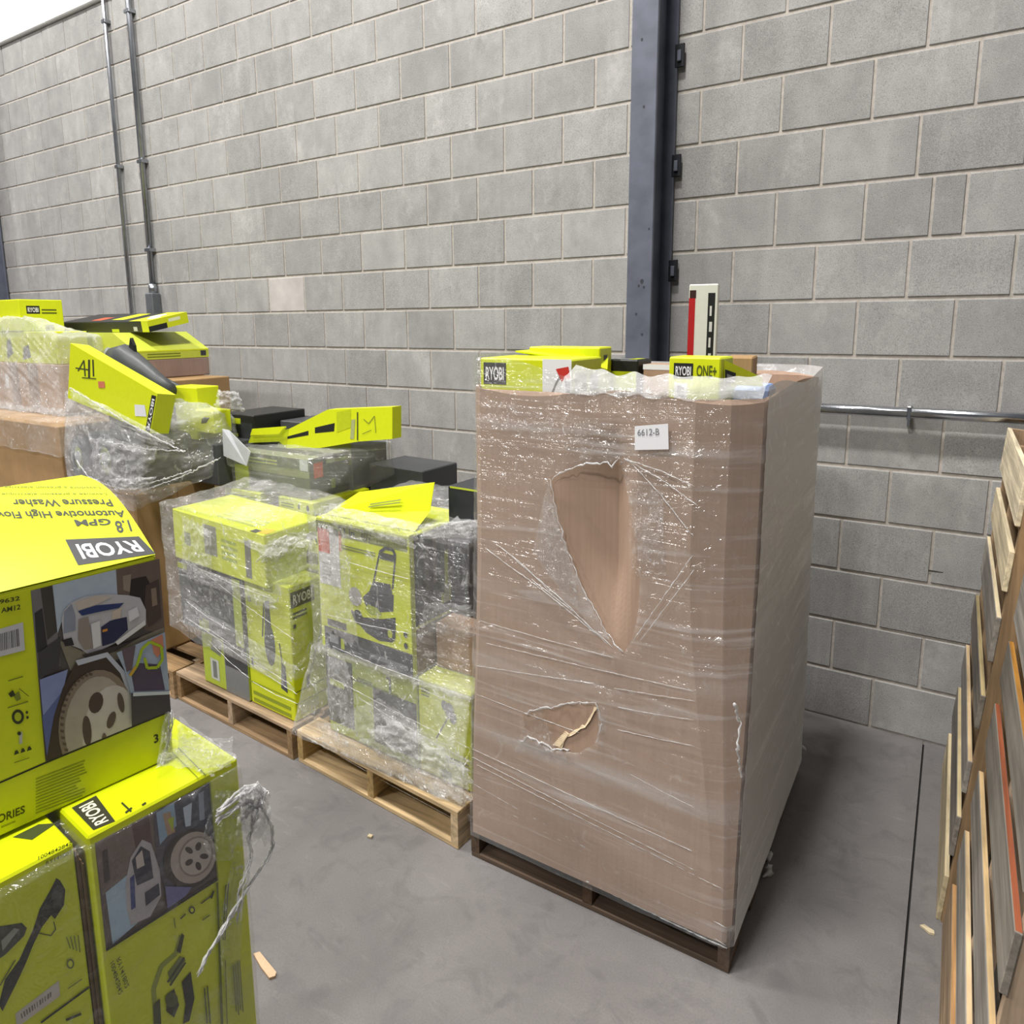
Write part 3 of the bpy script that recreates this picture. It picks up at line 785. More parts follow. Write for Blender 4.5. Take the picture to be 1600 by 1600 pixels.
# ------------------------------------------------------------------ middle pallet (fresh pine)
GB = 'cartons on the fresh pine pallet'
c = Carton('low black and lime carton at the bottom left of the fresh pine pallet', (-.555, -1.672, .128), -2, .565, .62, .325, ink((176, 192, 50), .4), GB)
p = c.pr('front'); p.quad(R4(0, .12, .30, .88), (70, 76, 62)); p.quad(R4(.53, .10, .99, .70), CHAR); p.quad(R4(.33, .36, .50, .66), LIME_D); p.quad(R4(.03, .55, .2, .62), LIME_D)
p.stripes(R4(.36, .72, .52, .76), (90, 100, 20), 2); p.line([(.68, .86), (.72, .88), (.72, .70)], .02, CHAR); p.quad(R4(.3, .70, .8, .72), (110, 122, 30)); p.build('front_print', c.t)
c = Carton('lime carton with a string trimmer head picture, bottom right of the fresh pine pallet', (.015, -1.69, .128), -2, .285, .62, .325, LIMEM, GB)
p = c.pr('front'); p.line([(.34, .42), (.60, .72)], .02, (60, 66, 60)); p.ell(.60, .76, .09, .08, (70, 74, 80)); p.ell(.50, .80, .05, .05, (70, 74, 80)); p.ell(.66, .70, .07, .06, (96, 100, 104)); p.stripes(R4(.06, .82, .25, .92), (120, 132, 30), 3)
p.stripes(R4(.5, .22, .95, .30), (110, 124, 24), 2); p.quad(R4(.42, .03, .62, .12), (150, 160, 120)); p.build('front_print', c.t)
c = Carton('big lime lawn mower carton with an orange sticker, upper left on the fresh pine pallet', (-.548, -1.702, .458), -2, .565, .42, .462, LIMEM, GB)
p = c.pr('front'); p.quad(R4(.04, 0, 1, .17), (52, 54, 62)); p.quad(R4(.08, .18, .30, .235), (60, 62, 50)); p.quad(R4(.10, .055, .20, .12), (150, 152, 156)); p.quad(R4(.55, .04, .95, .075), (120, 122, 128))
p.quad(R4(.23, .03, .27, .11), LIME_D); p.build('lower_band', c.t)
p = c.pr('front')
p.quad(R4(.0, .885, .98, .975), (120, 128, 60)); p.text('RYOBI', R4(.03, .90, .20, .955), WHITE); p.text('21 in.', R4(.26, .895, .46, .965), BLACK); p.text('40V', R4(.50, .895, .62, .965), (70, 78, 30)); p.text('Mower', R4(.66, .90, .86, .96), (150, 158, 90))
p.stripes(R4(.28, .80, .66, .84), (118, 128, 30), 2)
p.build('lettering', c.t)
p = c.pr('front')   # mower picture
H_ = (58, 60, 66)
p.poly([(.36, .36), (.38, .31), (.52, .22), (.66, .19), (.80, .21), (.84, .30), (.84, .40), (.70, .36), (.50, .33)], H_)
p.poly([(.50, .48), (.53, .42), (.66, .40), (.82, .44), (.83, .56), (.60, .56)], H_); p.poly([(.58, .55), (.62, .62), (.80, .63), (.82, .55)], (82, 86, 92))
p.line([(.62, .60), (.70, .84)], .016, H_); p.line([(.82, .60), (.86, .84)], .016, H_); p.line([(.70, .84), (.76, .88), (.84, .88), (.86, .84)], .024, H_); p.line([(.70, .82), (.86, .82)], .05, (70, 72, 66))
p.ell(.44, .32, .05, .055, (40, 42, 44)); p.ell(.78, .27, .055, .06, (40, 42, 44)); p.ell(.78, .27, .025, .03, LIME_D); p.poly([(.52, .40), (.58, .37), (.70, .39), (.66, .43), (.56, .44)], (160, 176, 40)); p.ell(.42, .47, .07, .07, (176, 172, 170))
p.ell(.94, .30, .02, .022, H_); p.ell(.94, .22, .02, .022, H_); p.ell(.94, .14, .014, .016, H_)
p.build('mower_picture', c.t)
p = c.pr('front'); p.quad(R4(.015, .50, .26, .93), (214, 212, 212)); p.quad(R4(.02, .74, .15, .92), (206, 88, 52)); p.quad(R4(.26, .78, .29, .92), (206, 120, 60)); p.stripes(R4(.05, .54, .16, .68), (160, 160, 160), 5); p.build('sticker', c.t)
p = c.pr('right'); p.quad(R4(0, 0, .06, 1), LIME_D); p.quad(R4(.06, .35, 1, .985), (62, 66, 64)); p.quad(R4(.06, .0, 1, .33), (130, 112, 92)); p.quad(R4(.46, .42, .62, .80), (180, 200, 60)); p.quad(R4(.50, .42, .60, .55), (190, 195, 170))
for i in range(7): p.quad(R4(.10+i*.12, .50+.05*(i % 3), .16+i*.12, .93-.06*(i % 2)), (100+12*(i % 3), 108, 104))
p.build('side_print', c.t)
m = MB(); a = [Vector((-.525, -1.66, .922)), Vector((.0, -1.665, .922)), at(671, 800, 'y', -1.56), at(678, 755, 'y', -1.52), at(560, 770, 'y', -1.40)]
m.prism(a, (.002, .003, .003), LIMEM); m.build('flap', c.t)
p = Print(Plane(a[0], (a[1]-a[0]).cross(a[3]-a[0]))); 
p.stripes([(575, 793), (625, 786), (628, 778), (580, 785)], (110, 120, 30), 2); p.build('flap_print', c.t)
c = Carton('plain brown carton tucked under film beside the mower carton', (.03, -1.58, .456), 0, .25, .46, .15, BROWN, GB)
c = Carton('black carton with silver print standing right of the raised lime flap', (.02, -1.46, .608), -2, .262, .34, .43, ink((44, 46, 52), .35), GB)
p = c.pr('front'); p.poly([(.03, .72), (.2, .78), (.35, .70), (.45, .62), (.3, .64), (.1, .68)], (176, 178, 186)); p.quad(R4(.72, .72, .96, .78), LIME_D); p.quad(R4(.8, .78, .92, .84), LIME_D); p.quad(R4(.05, .985, .98, 1.0), (190, 205, 60))
for i in range(8): p.quad(R4(.06+i*.11, .25, .11+i*.11, .58-.06*(i % 3)), (92, 96, 100))
p.build('front_print', c.t)
c = Carton('black carton under the silver printed one on the fresh pine pallet', (.02, -1.09, .128), -2, .27, .4, .48, BLACKM, GB)

def hull_film(name_label, pts, mat, grow=.012, maxlen=.05, amp=.004, drop_below=None, cat='plastic wrap', extra=None, part='film_sheet', parent=None, freq=9):
    bm = bmesh.new(); P = [Vector(p) for p in pts]; cen = sum(P, Vector())/len(P)
    for p in P:
        d = (p-cen); d.normalize(); bm.verts.new(p+d*grow)
    res = bmesh.ops.convex_hull(bm, input=bm.verts)
    junk = [e for e in res['geom_interior']+res['geom_unused'] if isinstance(e, bmesh.types.BMVert)]
    bmesh.ops.delete(bm, geom=list(set(junk)), context='VERTS')
    if drop_below is not None:
        bmesh.ops.delete(bm, geom=[f_ for f_ in bm.faces if f_.normal.z < -.6 or max(v.co.z for v in f_.verts) < drop_below], context='FACES_ONLY')
    for _ in range(9):
        es = [e for e in bm.edges if e.calc_length() > maxlen]
        if not es: break
        bmesh.ops.subdivide_edges(bm, edges=es, cuts=1)
        bmesh.ops.triangulate(bm, faces=[f_ for f_ in bm.faces if len(f_.verts) > 3])
    bm.normal_update()
    for v in bm.verts:
        c_ = v.co; dg = c_.z*.9+c_.x*.45-c_.y*.3
        q = noise.noise((c_.x*freq, c_.y*freq, c_.z*freq))+.9*(abs(noise.noise((c_.x*2.2, c_.y*2.2, dg*34)))-.3)+.5*noise.noise((c_.x*26, c_.y*26, c_.z*18))
        v.co = c_+v.normal*amp*q
    bm.verts.index_update()
    m = MB(); m.add([v.co.copy() for v in bm.verts], [tuple(v.index for v in f_.verts) for f_ in bm.faces], mat); bm.free()
    t = parent or thing('plastic_wrap', name_label, cat, (cen.x, cen.y, min(p.z for p in P)))
    m.build(part, t, smooth=True); return t
def bx(x0, x1, y0, y1, z0, z1): return [(x, y, z) for x in (x0, x1) for y in (y0, y1) for z in (z0, z1)]

FB = film('film_middle', .11, .36, .34, (2.0, 2.0, 22), .7, rough=.2, gloss=.08)
wb = hull_film('clear stretch film over the mower carton stack on the fresh pine pallet', bx(-.565, .31, -1.725, -1.0, .45, .935), FB, .01, .022, .008, None)
hull_film('', bx(-.58, .315, -1.73, -.9, .30, .46)+bx(-.67, .315, -1.80, -.8, .135, .14), film('film_skirt', .14, .40, .42, (5, 5, 9), 1.0, rough=.22, gloss=.09), .006, .022, .010, .137, part='film_skirt', parent=wb)
# bunched film lying on the front deck board
rs = random.Random(5)
def crumple(parent, centre, ax, ay, az, mat, name, seed, nu=26, nv=9, amp=.5):
    """loose crumpled sheet"""
    m = MB(); vs = []
    for i in range(nu+1):
        for j in range(nv+1):
            u, v = i/nu-.5, j/nv-.5; p = Vector(centre)+Vector(ax)*u+Vector(ay)*v
            q = noise.noise((u*7+seed, v*5, seed*1.3))+.6*noise.noise((u*19+seed, v*13, seed))
            vs.append(p+Vector(az)*(abs(q)*amp+.1))
    m.add(vs, [(i*(nv+1)+j, (i+1)*(nv+1)+j, (i+1)*(nv+1)+j+1, i*(nv+1)+j+1) for i in range(nu) for j in range(nv)], mat)
    return m.build(name, parent, smooth=True)
CR = film('film_crumple', .12, .4, .7, (16, 16, 16), .8, (.98, .98, .985), .22, 46, .05, .10)
WHT = film('film_white_crumple', .24, .4, .7, (18, 18, 18), .8, (.99, .99, .99), .25, 44, .05, .12)
def sheetq(parent, plane, q, off=.01, amp=.02, mat=None, seed=0, nu=40, nv=26, name='bunched_film', ragged=.12):
    """crumpled loose film lying against a plane, between four photo points"""
    bl, br, tr, tl_ = [np.array(p, float) for p in q]; m = MB(); vs = []
    for i in range(nu+1):
        for j in range(nv+1):
            u, v = i/nu, j/nv
            u2 = u+ragged*noise.noise((v*6, seed, 0))*(1 if u in (0, 1) else .5); v2 = v+ragged*noise.noise((u*7, seed, 5))*(1 if v in (0, 1) else .5)
            p = (1-v2)*((1-u2)*bl+u2*br)+v2*((1-u2)*tl_+u2*tr)
            h = abs(noise.noise((u*7+seed*3, v*6, seed*1.3)))+.55*abs(noise.noise((u*19+seed, v*15, seed)))+.3*abs(noise.noise((u*41, v*33+seed, seed)))
            edge = min(1, 6*min(u, 1-u, v, 1-v)+.15)
            vs.append(plane.lift(p[0], p[1], off+amp*h*edge))
    m.add(vs, [(i*(nv+1)+j, (i+1)*(nv+1)+j, (i+1)*(nv+1)+j+1, i*(nv+1)+j+1) for i in range(nu) for j in range(nv)], mat or CR)
    return m.build(name, parent, smooth=True)
CK = film('film_crinkle', .02, .25, .55, (20, 20, 20), .8, (.98, .98, .985), .2, 52, .05, .05)
sheetq(wrapA, FP, [(806, 1176), (872, 1176), (846, 1106), (822, 1108)], .004, .012, CK, 41, 26, 26, 'crinkled_film')
sheetq(wrapA, FP, [(935, 1168), (946, 1160), (950, 1105), (934, 1100)], .004, .010, CK, 42, 10, 26, 'crinkled_film')
sheetq(wrapA, FP, [(985, 895), (1040, 900), (1035, 765), (982, 760)], .004, .012, CK, 43, 26, 40, 'crinkled_film')
sheetq(wrapA, FP, [(842, 880), (905, 930), (872, 800), (850, 770)], .010, .012, CK, 44, 22, 36, 'crinkled_film')
sheetq(wrapA, FP, [(758, 668), (900, 700), (960, 660), (760, 625)], .004, .008, CK, 45, 50, 20, 'crinkled_film')
sheetq(wrapA, Plane((1.40, 0, 0), (1, -.05, 0)), [(1150, 1225), (1172, 1215), (1165, 1095), (1146, 1095)], .004, .012, CK, 46, 12, 36, 'crinkled_film')
sheetq(wrapA, Plane((1.40, 0, 0), (1, -.05, 0)), [(1185, 1000), (1215, 990), (1212, 760), (1190, 770)], .004, .012, CK, 47, 14, 50, 'crinkled_film')
BF = Plane((0, -1.745, 0), (.04, -1, 0))
sheetq(wb, BF, [(482, 1150), (725, 1282), (737, 1190), (590, 1090)], .025, .03, CR, 1, 60, 30)
sheetq(wb, BF, [(560, 1160), (728, 1262), (737, 1205), (610, 1120)], .045, .03, WHT, 2, 50, 26)
sheetq(wb, BF, [(512, 1110), (560, 1150), (545, 1040), (510, 1000)], .02, .02, CR, 3, 26, 30)
sheetq(wb, BF, [(500, 812), (648, 858), (655, 818), (510, 786)], .0, .02, WHT, 4, 50, 14)  # loose film; its white stands in for a highlight along the top edge
BR = Plane((.05, -1.5, .7), (1, -.25, 0))
sheetq(wb, Plane((0, -1.64, 0), (0, -1, 0)), [(650, 990), (738, 995), (738, 945), (650, 940)], .0, .02, CR, 5, 30, 16)
sheetq(wb, Plane((0, -1.64, 0), (0, -1, 0)), [(655, 842), (736, 838), (738, 812), (660, 820)], .0, .02, WHT, 6, 30, 12)
sheetq(wb, BF, [(500, 985), (560, 1010), (540, 840), (500, 820)], .0, .015, CR, 7, 20, 40)
for i, (a, c_) in enumerate([((505, 1160), (728, 1280)), ((480, 1152), (725, 1288)), ((520, 1010), (660, 1065)), ((560, 1090), (733, 1190)), ((520, 1060), (735, 1170)), ((655, 1075), (735, 1105)), ((640, 1140), (735, 1190)), ((510, 960), (640, 990)), ((520, 870), (640, 905)), ((515, 1105), (530, 1160))]):
    pl = Plane((0, -1.74, 0), (.05, -1, 0)); rope([pl.lift(*a), pl.lift((a[0]+c_[0])/2, (a[1]+c_[1])/2+2), pl.lift(*c_)], .0011, wb, 'pull_line', .0008, 80+i)

# ------------------------------------------------------------------ left pallet (tan)
GC = 'cartons on the tan pallet'
c = Carton('tall lime carton with a black logo on its narrow side, on the tan pallet', (-1.092, -1.702, .128), -2.5, .348, .205, .515, LIMEM, GC)
p = c.pr('front'); p.ell(.52, .52, .12, .16, (70, 74, 76)); p.poly([(.42, .60), (.46, .84), (.56, .86), (.58, .62)], (84, 88, 86)); p.line([(.36, .56), (.44, .82)], .025, (70, 74, 76)); p.poly([(.72, .22), (.86, .20), (.84, .40), (.76, .42)], (74, 78, 80))
p.line([(.78, .4), (.74, .56)], .02, CHAR); p.stripes(R4(.06, .02, .92, .13), (146, 160, 30), 2); p.quad(R4(0, .165, 1, .175), (150, 164, 40)); p.quad(R4(.06, .30, .11, .36), CHAR); p.quad(R4(.08, .8, .14, .84), (120, 130, 40)); p.build('front_print', c.t)
p = c.pr('right'); p.logo(R4(.05, .84, .74, .955)); p.stripes(R4(.08, .76, .5, .82), (70, 76, 30), 2); p.quad(R4(.08, .69, .16, .72), CHAR)
p.line([(.40, .26), (.92, .62)], .02, (96, 106, 40)); p.poly([(.36, .22), (.46, .24), (.48, .31), (.38, .30)], (50, 54, 40)); p.line([(.02, .22), (.98, .215)], .008, (120, 132, 30)); p.line([(.02, .13), (.98, .13)], .008, (130, 142, 40)); p.quad(R4(.15, .04, .7, .11), (190, 200, 120)); p.build('side_print', c.t)
c = Carton('low lime and grey carton at the bottom left of the tan pallet', (-1.50, -1.69, .128), -2.5, .40, .42, .222, ink((182, 198, 60), .4), GC)
p = c.pr('front'); p.quad(R4(.50, 0, 1, 1.0), (126, 128, 128)); p.quad(R4(.52, .5, 1, 1), (64, 66, 66)); p.quad(R4(.17, .12, .36, .52), (198, 202, 190)); p.quad(R4(.22, .16, .31, .48), (120, 124, 118)); p.poly([(.2, .68), (.42, .62), (.46, .9), (.26, .95)], (126, 132, 110)); p.build('front_print', c.t)
c = Carton('dark printed carton with a small lime corner, middle left on the tan pallet', (-1.648, -1.70, .352), -2.5, .555, .45, .268, ink((64, 66, 64), .4), GC)
p = c.pr('front'); p.quad(R4(.0, .90, .16, .99), LIME_D); p.quad(R4(.88, 0, 1, 1), (176, 192, 50)); p.quad(R4(.30, .04, .46, .22), (160, 176, 40))
rs2 = random.Random(2)
for i in range(26): u, v = rs2.random()*.82, rs2.random()*.8+.05; g_ = rs2.randrange(70, 150); p.poly([(u, v), (u+.05+.06*rs2.random(), v-.02), (u+.06, v+.05), (u+.01, v+.06)], (g_, g_+2, g_-4))
p.build('front_print', c.t)
c = Carton('wide lime carton lying flat under film on top of the tan pallet stack', (-1.605, -1.735, .648), -1, .745, .36, .20, LIMEM, GC, tilt=[(1.6, 'y')])
p = c.pr('front'); p.quad(R4(.36, .30, .50, .88), (140, 142, 120)); p.quad(R4(.80, .10, .86, .80), (120, 122, 110)); p.stripes(R4(.55, .3, .75, .75), (168, 184, 60), 4); p.quad(R4(.13, .35, .2, .6), (150, 156, 110)); p.build('front_print', c.t)
p = c.pr('top'); p.stripes(R4(.4, .15, .9, .45), (176, 190, 60), 3); p.poly([(.93, .02), (1.0, .05), (.98, .22), (.9, .2)], (238, 196, 40)); p.quad(R4(.86, .0, .92, .10), CHAR); p.build('top_print', c.t)
c = Carton('black and lime carton behind the tall lime carton, tan pallet', (-1.08, -1.49, .128), -2, .36, .50, .655, ink((120, 122, 112), .4), GC)
p = c.pr('front'); p.quad(R4(.45, .80, 1, .97), LIME); p.quad(R4(0, .86, .42, .99), (84, 84, 74)); p.poly([(.5, .82), (.8, .99), (1, .99), (1, .84)], CHAR); p.poly([(.66, .90), (.8, .99), (.95, .9)], LIME); p.build('front_print', c.t)
c = Carton('plain brown carton at the back of the tan pallet under the black and lime stack', (-1.72, -1.23, .128), -2, .62, .27, .655, BROWN, GC)
c = Carton('thin lime carton with small print, left one under the black and lime carton', (-1.83, -1.25, .786), 0, .33, .42, .055, LIMEM, GC)
p = c.pr('front'); p.stripes(R4(.08, .3, .9, .7), (120, 134, 20), 2); p.build('front_print', c.t)
c = Carton('thin lime carton with symbols, right one under the black and lime carton', (-1.36, -1.24, .786), -3, .30, .42, .055, LIMEM, GC)
p = c.pr('front'); p.stripes(R4(.08, .3, .45, .7), (130, 144, 20), 2); p.ell(.6, .5, .03, .2, CHAR); p.ell(.85, .5, .04, .25, CHAR); p.build('front_print', c.t)
c = Carton('black and lime carton with an orange sticker on its dark side, under the lime tray', (-1.845, -1.225, .845), 0, .735, .62, .168, ink((132, 138, 96), .4), GC)
p = c.pr('front'); p.quad(R4(0, 0, .30, .62), (196, 212, 40)); p.quad(R4(.32, .04, 1, .52), (86, 90, 70)); p.quad(R4(.02, .72, 1, .98), (104, 108, 92)); p.stripes(R4(.3, .75, .65, .92), (160, 170, 90), 2); p.quad(R4(.90, .7, .99, .98), (190, 195, 195)); p.build('front_print', c.t)
p = c.pr('right'); p.quad(R4(0, 0, 1, 1), (82, 86, 82)); p.quad(R4(.05, .5, .16, .88), (204, 92, 70)); p.quad(R4(.2, .8, .5, .9), (150, 160, 90)); p.poly([(0, 0), (.9, .02), (.9, .12), (0, .2)], (40, 42, 36)); p.quad(R4(.25, .15, .3, .4), (150, 165, 80)); p.build('side_print', c.t)
# the lime tray with hand slots
tray = thing('open_tray', 'bright lime open tray carton with dark slots on top of the tan pallet stack', 'tray', (-1.2, -1.0, 1.02), GC)
prof = [(388, 692), (392, 681), (436, 679), (440, 672), (452, 670), (512, 640), (613, 636), (613, 686), (560, 690), (500, 700), (448, 700), (436, 690)]
pp = [at(x, y, 'y', -1.14) for x, y in prof]
MB().prism([pp[i] for i in (4, 5, 6, 7, 8, 9, 10)], (0, .07, 0), LIMEM).build('tray_side', tray)
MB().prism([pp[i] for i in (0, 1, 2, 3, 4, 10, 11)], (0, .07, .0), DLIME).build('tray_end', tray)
MB().prism([at(x, y, 'y', -1.155) for x, y in [(392, 682), (437, 680), (442, 673), (448, 668), (395, 672)]], (0, -.004, .006), LIMEM).build('flap', tray)
pr = Print(Plane((0, -1.14, 0), (0, -1, 0)))
pr.poly([(449, 682), (482, 673), (482, 680), (449, 686)], BLACK).poly([(492, 668), (523, 661), (522, 674), (492, 677)], BLACK).poly([(404, 694), (434, 692), (434, 698), (404, 699)], (30, 30, 24))
pr.poly([(526, 644), (548, 640), (548, 668), (526, 676)], LIME_D).poly([(549, 656), (555, 655), (553, 686), (547, 686)], (170, 176, 120)).poly([(557.5, 644), (559.5, 644), (559.5, 688), (557.5, 688)], (70, 76, 30))
pr.line([(568, 655), (576, 662), (585, 650)], 1.2, (130, 140, 50)).line([(585, 650), (587, 676)], 1, (130, 140, 50)).line([(566, 678), (580, 672)], 1, (130, 140, 50)); pr.build('slot_print', tray)
c = Carton('black carton with a lime and white label at the left of the tray', (-2.02, -1.1, .785), 0, .31, .4, .37, BLACKM, GC)
p = c.pr('front'); p.quad(R4(.10, .90, .28, .95), (220, 222, 220)); p.quad(R4(.34, .88, .60, .95), LIME_D); p.quad(R4(.08, .72, .5, .76), LIME_D); p.quad(R4(.6, .5, .95, .9), CHAR); p.build('front_print', c.t)
c = Carton('charcoal flat carton lying behind the lime tray', (-1.68, -.93, .785), 0, .60, .3, .335, CHARM, GC)
p = c.pr('front'); p.quad(R4(0, .5, 1, .86), (88, 92, 30)); p.build('front_print', c.t)
c = Carton('grey black carton end behind the orange stickered carton', (-1.02, -.85, .786), -3, .42, .3, .17, CHARM, GC)
c = Carton('plain brown carton at the back of the tan pallet below the charcoal carton', (-1.70, -.93, .128), 0, .9, .3, .655, BROWN, GC)

FC = film('film_left', .13, .38, .36, (2.2, 2.2, 18), .75, rough=.2, gloss=.08)
wc = hull_film('clear stretch film over the wide lime carton and dark carton on the tan pallet', bx(-1.665, -.86, -1.75, -1.2, .36, .86)+bx(-1.5, -.735, -1.715, -1.1, .3, .66)+[(-1.60, -1.2, .90), (-1.1, -1.2, .88)], FC, .012, .022, .009, .25)
wc2 = hull_film('hazy stretch film around the black and lime carton below the tray', bx(-1.86, -1.09, -1.24, -.6, .84, 1.02)+[at(612, 690, 'y', -1.0), at(614, 740, 'y', -.9)], film('film_stack', .12, .36, .2, (1.6, 1.6, 34), .5), .010, .05, .005, None)
CF = Plane((0, -1.762, 0), (0, -1, 0)); CT = Plane((0, 0, .868), (0, -.05, 1))
sheetq(wc, CT, [(288, 806), (425, 872), (498, 838), (352, 786)], .004, .025, CR, 11, 50, 30)
sheetq(wc, CT, [(300, 806), (400, 850), (425, 830), (330, 795)], .012, .02, WHT, 12, 40, 16)
sheetq(wc, Plane((-.82, -1.70, 0), (.5, -1, 0)), [(430, 940), (508, 905), (502, 835), (430, 866)], .01, .03, CR, 13, 30, 30)
sheetq(wc, Plane((-.82, -1.70, 0), (.5, -1, 0)), [(400, 876), (432, 880), (470, 842), (440, 836)], .03, .03, WHT, 14, 24, 20)
sheetq(wc, CF, [(284, 890), (330, 905), (330, 830), (285, 805)], .004, .025, CR, 15, 24, 30)
sheetq(wc, CF, [(288, 985), (455, 1078), (462, 1040), (288, 935)], .002, .012, CR, 16, 50, 18)
sheetq(wc, CF, [(285, 900), (428, 955), (430, 932), (285, 878)], .004, .02, CR, 17, 50, 10)
for i, (a, c_) in enumerate([((290, 878), (430, 938)), ((300, 880), (460, 1000)), ((296, 968), (330, 985)), ((330, 985), (455, 1070)), ((340, 1000), (465, 1085)), ((292, 940), (360, 985)), ((395, 1065), (466, 1100)), ((325, 1000), (390, 1060)), ((290, 965), (400, 1030))]):
    pl = Plane((0, -1.765, 0), (0, -1, 0)); rope([pl.lift(*a), pl.lift((a[0]+c_[0])/2, (a[1]+c_[1])/2+3), pl.lift(*c_)], .0013, wc, 'pull_line', .001, 120+i)
m = MB(); a = [at(348, 670, 'y', -1.3), at(358, 672, 'y', -1.28), at(392, 706, 'y', -1.27), at(386, 728, 'y', -1.27), at(350, 712, 'y', -1.3)]
m.prism(a, (0, -.003, 0), ink((206, 208, 216), .3)); lb = m.build('shipping_label'); tag(lb, 'white and clear shipping label hanging off the left end of the tray stack', 'label')

# ------------------------------------------------------------------ far left loads
GD = 'goods on the far left pallets'
c = Carton('big plain brown box under the wrapped lawn mower, far left', (-2.70, -1.70, .128), 0, .685, .52, .735, BROWN2, GD, name='bulk_carton', cat='bulk box', bev=.01)
p = c.pr('right'); p.quad(R4(.50, 0, .51, 1), (132, 104, 70)); p.build('crease', c.t)
# lawn mower lying under film
mo = thing('lawn_mower', 'dark lawn mower wrapped in hazy film on the big brown box', 'lawn mower', (-2.45, -1.3, .865), GD)
DK = metal('dark_plastic', (74, 77, 78), .45, 0.0)
def blob(o, ex, ey, ez, mat, name, parent, seg=3, bev=.3):
    bm = bmesh.new(); bmesh.ops.create_cube(bm, size=1); bmesh.ops.bevel(bm, geom=bm.edges[:], offset=bev*.5, segments=seg, affect='EDGES', profile=.6)
    o, ex, ey, ez = [Vector(v) for v in (o, ex, ey, ez)]
    bm.verts.index_update()
    m = MB(); m.add([o+ex*(v.co.x+.5)+ey*(v.co.y+.5)+ez*(v.co.z+.5) for v in bm.verts], [tuple(v.index for v in f_.verts) for f_ in bm.faces], mat); bm.free()
    return m.build(name, parent, smooth=True)
blob((-2.66, -1.62, .885), (.63, 0, 0), (0, .42, 0), (0, 0, .20), DK, 'cutting_deck', mo)
blob((-2.6, -1.5, 1.06), (.45, 0, 0), (0, .29, 0), (0, 0, .15), metal('grey_plastic', (96, 100, 100), .4, 0.0), 'engine_cover', mo)
def wheel(c_, r, w_, parent):
    c_ = Vector(c_); m = MB(); n = 28
    prof = [(r*.55, 0), (r*.9, 0), (r, w_*.25), (r, w_*.75), (r*.9, w_), (r*.55, w_)]
    vs = [c_+Vector((math.cos(2*math.pi*i/n)*q, -d, math.sin(2*math.pi*i/n)*q)) for i in range(n) for q, d in prof]
    k = len(prof); m.add(vs, [(i*k+j, i*k+j+1, ((i+1) % n)*k+j+1, ((i+1) % n)*k+j) for i in range(n) for j in range(k-1)], DK)
    o = m.build('wheel', parent, smooth=True)
    for rr, mat, d in ((r*.58, ink((176, 196, 60), .4), .8), (r*.3, ink((180, 182, 184), .4), 1.0)):
        h = MB(); h.add([c_+Vector((math.cos(2*math.pi*i/n)*rr, -w_*d+dd, math.sin(2*math.pi*i/n)*rr)) for dd in (0, w_*.5) for i in range(n)], [tuple(range(n))]+[(i, (i+1) % n, n+(i+1) % n, n+i) for i in range(n)], mat)
        ho = h.build('hub', o)
wheel((-2.30, -1.63, .985), .115, .06, mo); wheel((-2.60, -1.63, .975), .10, .06, mo)
MB().tube([(-2.62, -1.32, 1.05), (-2.5, -1.22, 1.33), (-2.2, -1.2, 1.25), (-2.03, -1.2, 1.05)], .016, DK, 8).build('handle', mo, smooth=True)
# long slanting lime carton
A_, B_, C_, D_ = [at(x, y, 'y', -1.70) for x, y in ((110, 536), (246, 615), (235, 677), (106, 622))]
sl = thing('carton', 'long lime carton with a black logo, slanting down over the wrapped mower', 'carton', (-2.2, -1.6, 1.12), GD)
ext = (at(275, 617, 'y', -1.60)-B_)/.62
m = MB(); m.prism([D_, C_, B_, A_], ext*.62, LIMEM); m.build('carton_body', sl)
pr = Print(Plane((0, -1.70, 0), (0, -1, 0)))
pr.line([(122, 580), (131, 563), (133, 588)], 2.2, (66, 74, 30)).line([(118, 575), (140, 578)], 2, (66, 74, 30)).line([(139, 562), (139, 590)], 3, (56, 60, 34)).line([(145, 562), (146, 588)], 2.2, (56, 60, 34)).line([(128, 590), (150, 592)], 1.6, (66, 74, 30))
pr.poly([(210, 632), (226, 633), (229, 651), (211, 650)], (222, 222, 226)).poly([(153, 596), (163, 596), (164, 606), (154, 606)], (206, 120, 90)); pr.build('front_print', sl)
pr = Print(Plane((0, -1.70, 0), (0, -1, 0))); pr.logo([(227, 672), (237, 617), (244, 619), (234, 676)], None, BLACK, WHITE); pr.build('logo', sl)
# black blower tube and fin behind it
bt = thing('leaf_blower', 'black tapered blower nozzle with a fin standing behind the slanting lime carton', 'blower', (-2.3, -1.35, 1.2), GD)
q = [at(x, y, 'y', -1.40) for x, y in ((176, 560), (196, 563), (222, 580), (245, 596), (268, 612))]
MB().tube(q, [.05, .075, .06, .045, .035], DK, 14).build('nozzle', bt, smooth=True)
MB().prism([at(x, y, 'y', -1.40) for x, y in ((199, 560), (203, 528), (208, 540), (211, 562))], (0, .02, 0), BLACKM).build('fin', bt)
MB().tube([q[0], at(170, 552, 'y', -1.3)], .03, metal('silver_plastic', (170, 172, 176), .3, .2), 10).build('collar', bt, smooth=True)
# small lime cartons between mower and tray
c = Carton('small lime carton with a tool picture, right of the slanting lime carton', (-1.955, -1.32, 1.09), 0, .17, .12, .10, LIMEM, GD)
p = c.pr('front'); p.poly([(.3, .4), (.6, .45), (.8, .7), (.5, .7), (.35, .6)], (60, 64, 40)); p.build('front_print', c.t)
c = Carton('small lime carton poking out behind the low end of the slanting carton', (-2.2, -1.32, 1.05), 4, .25, .16, .235, LIMEM, GD)
c = Carton('grey padded parcel under the two small lime cartons', (-2.2, -1.34, .866), 0, .45, .3, .18, CHARM, GD)
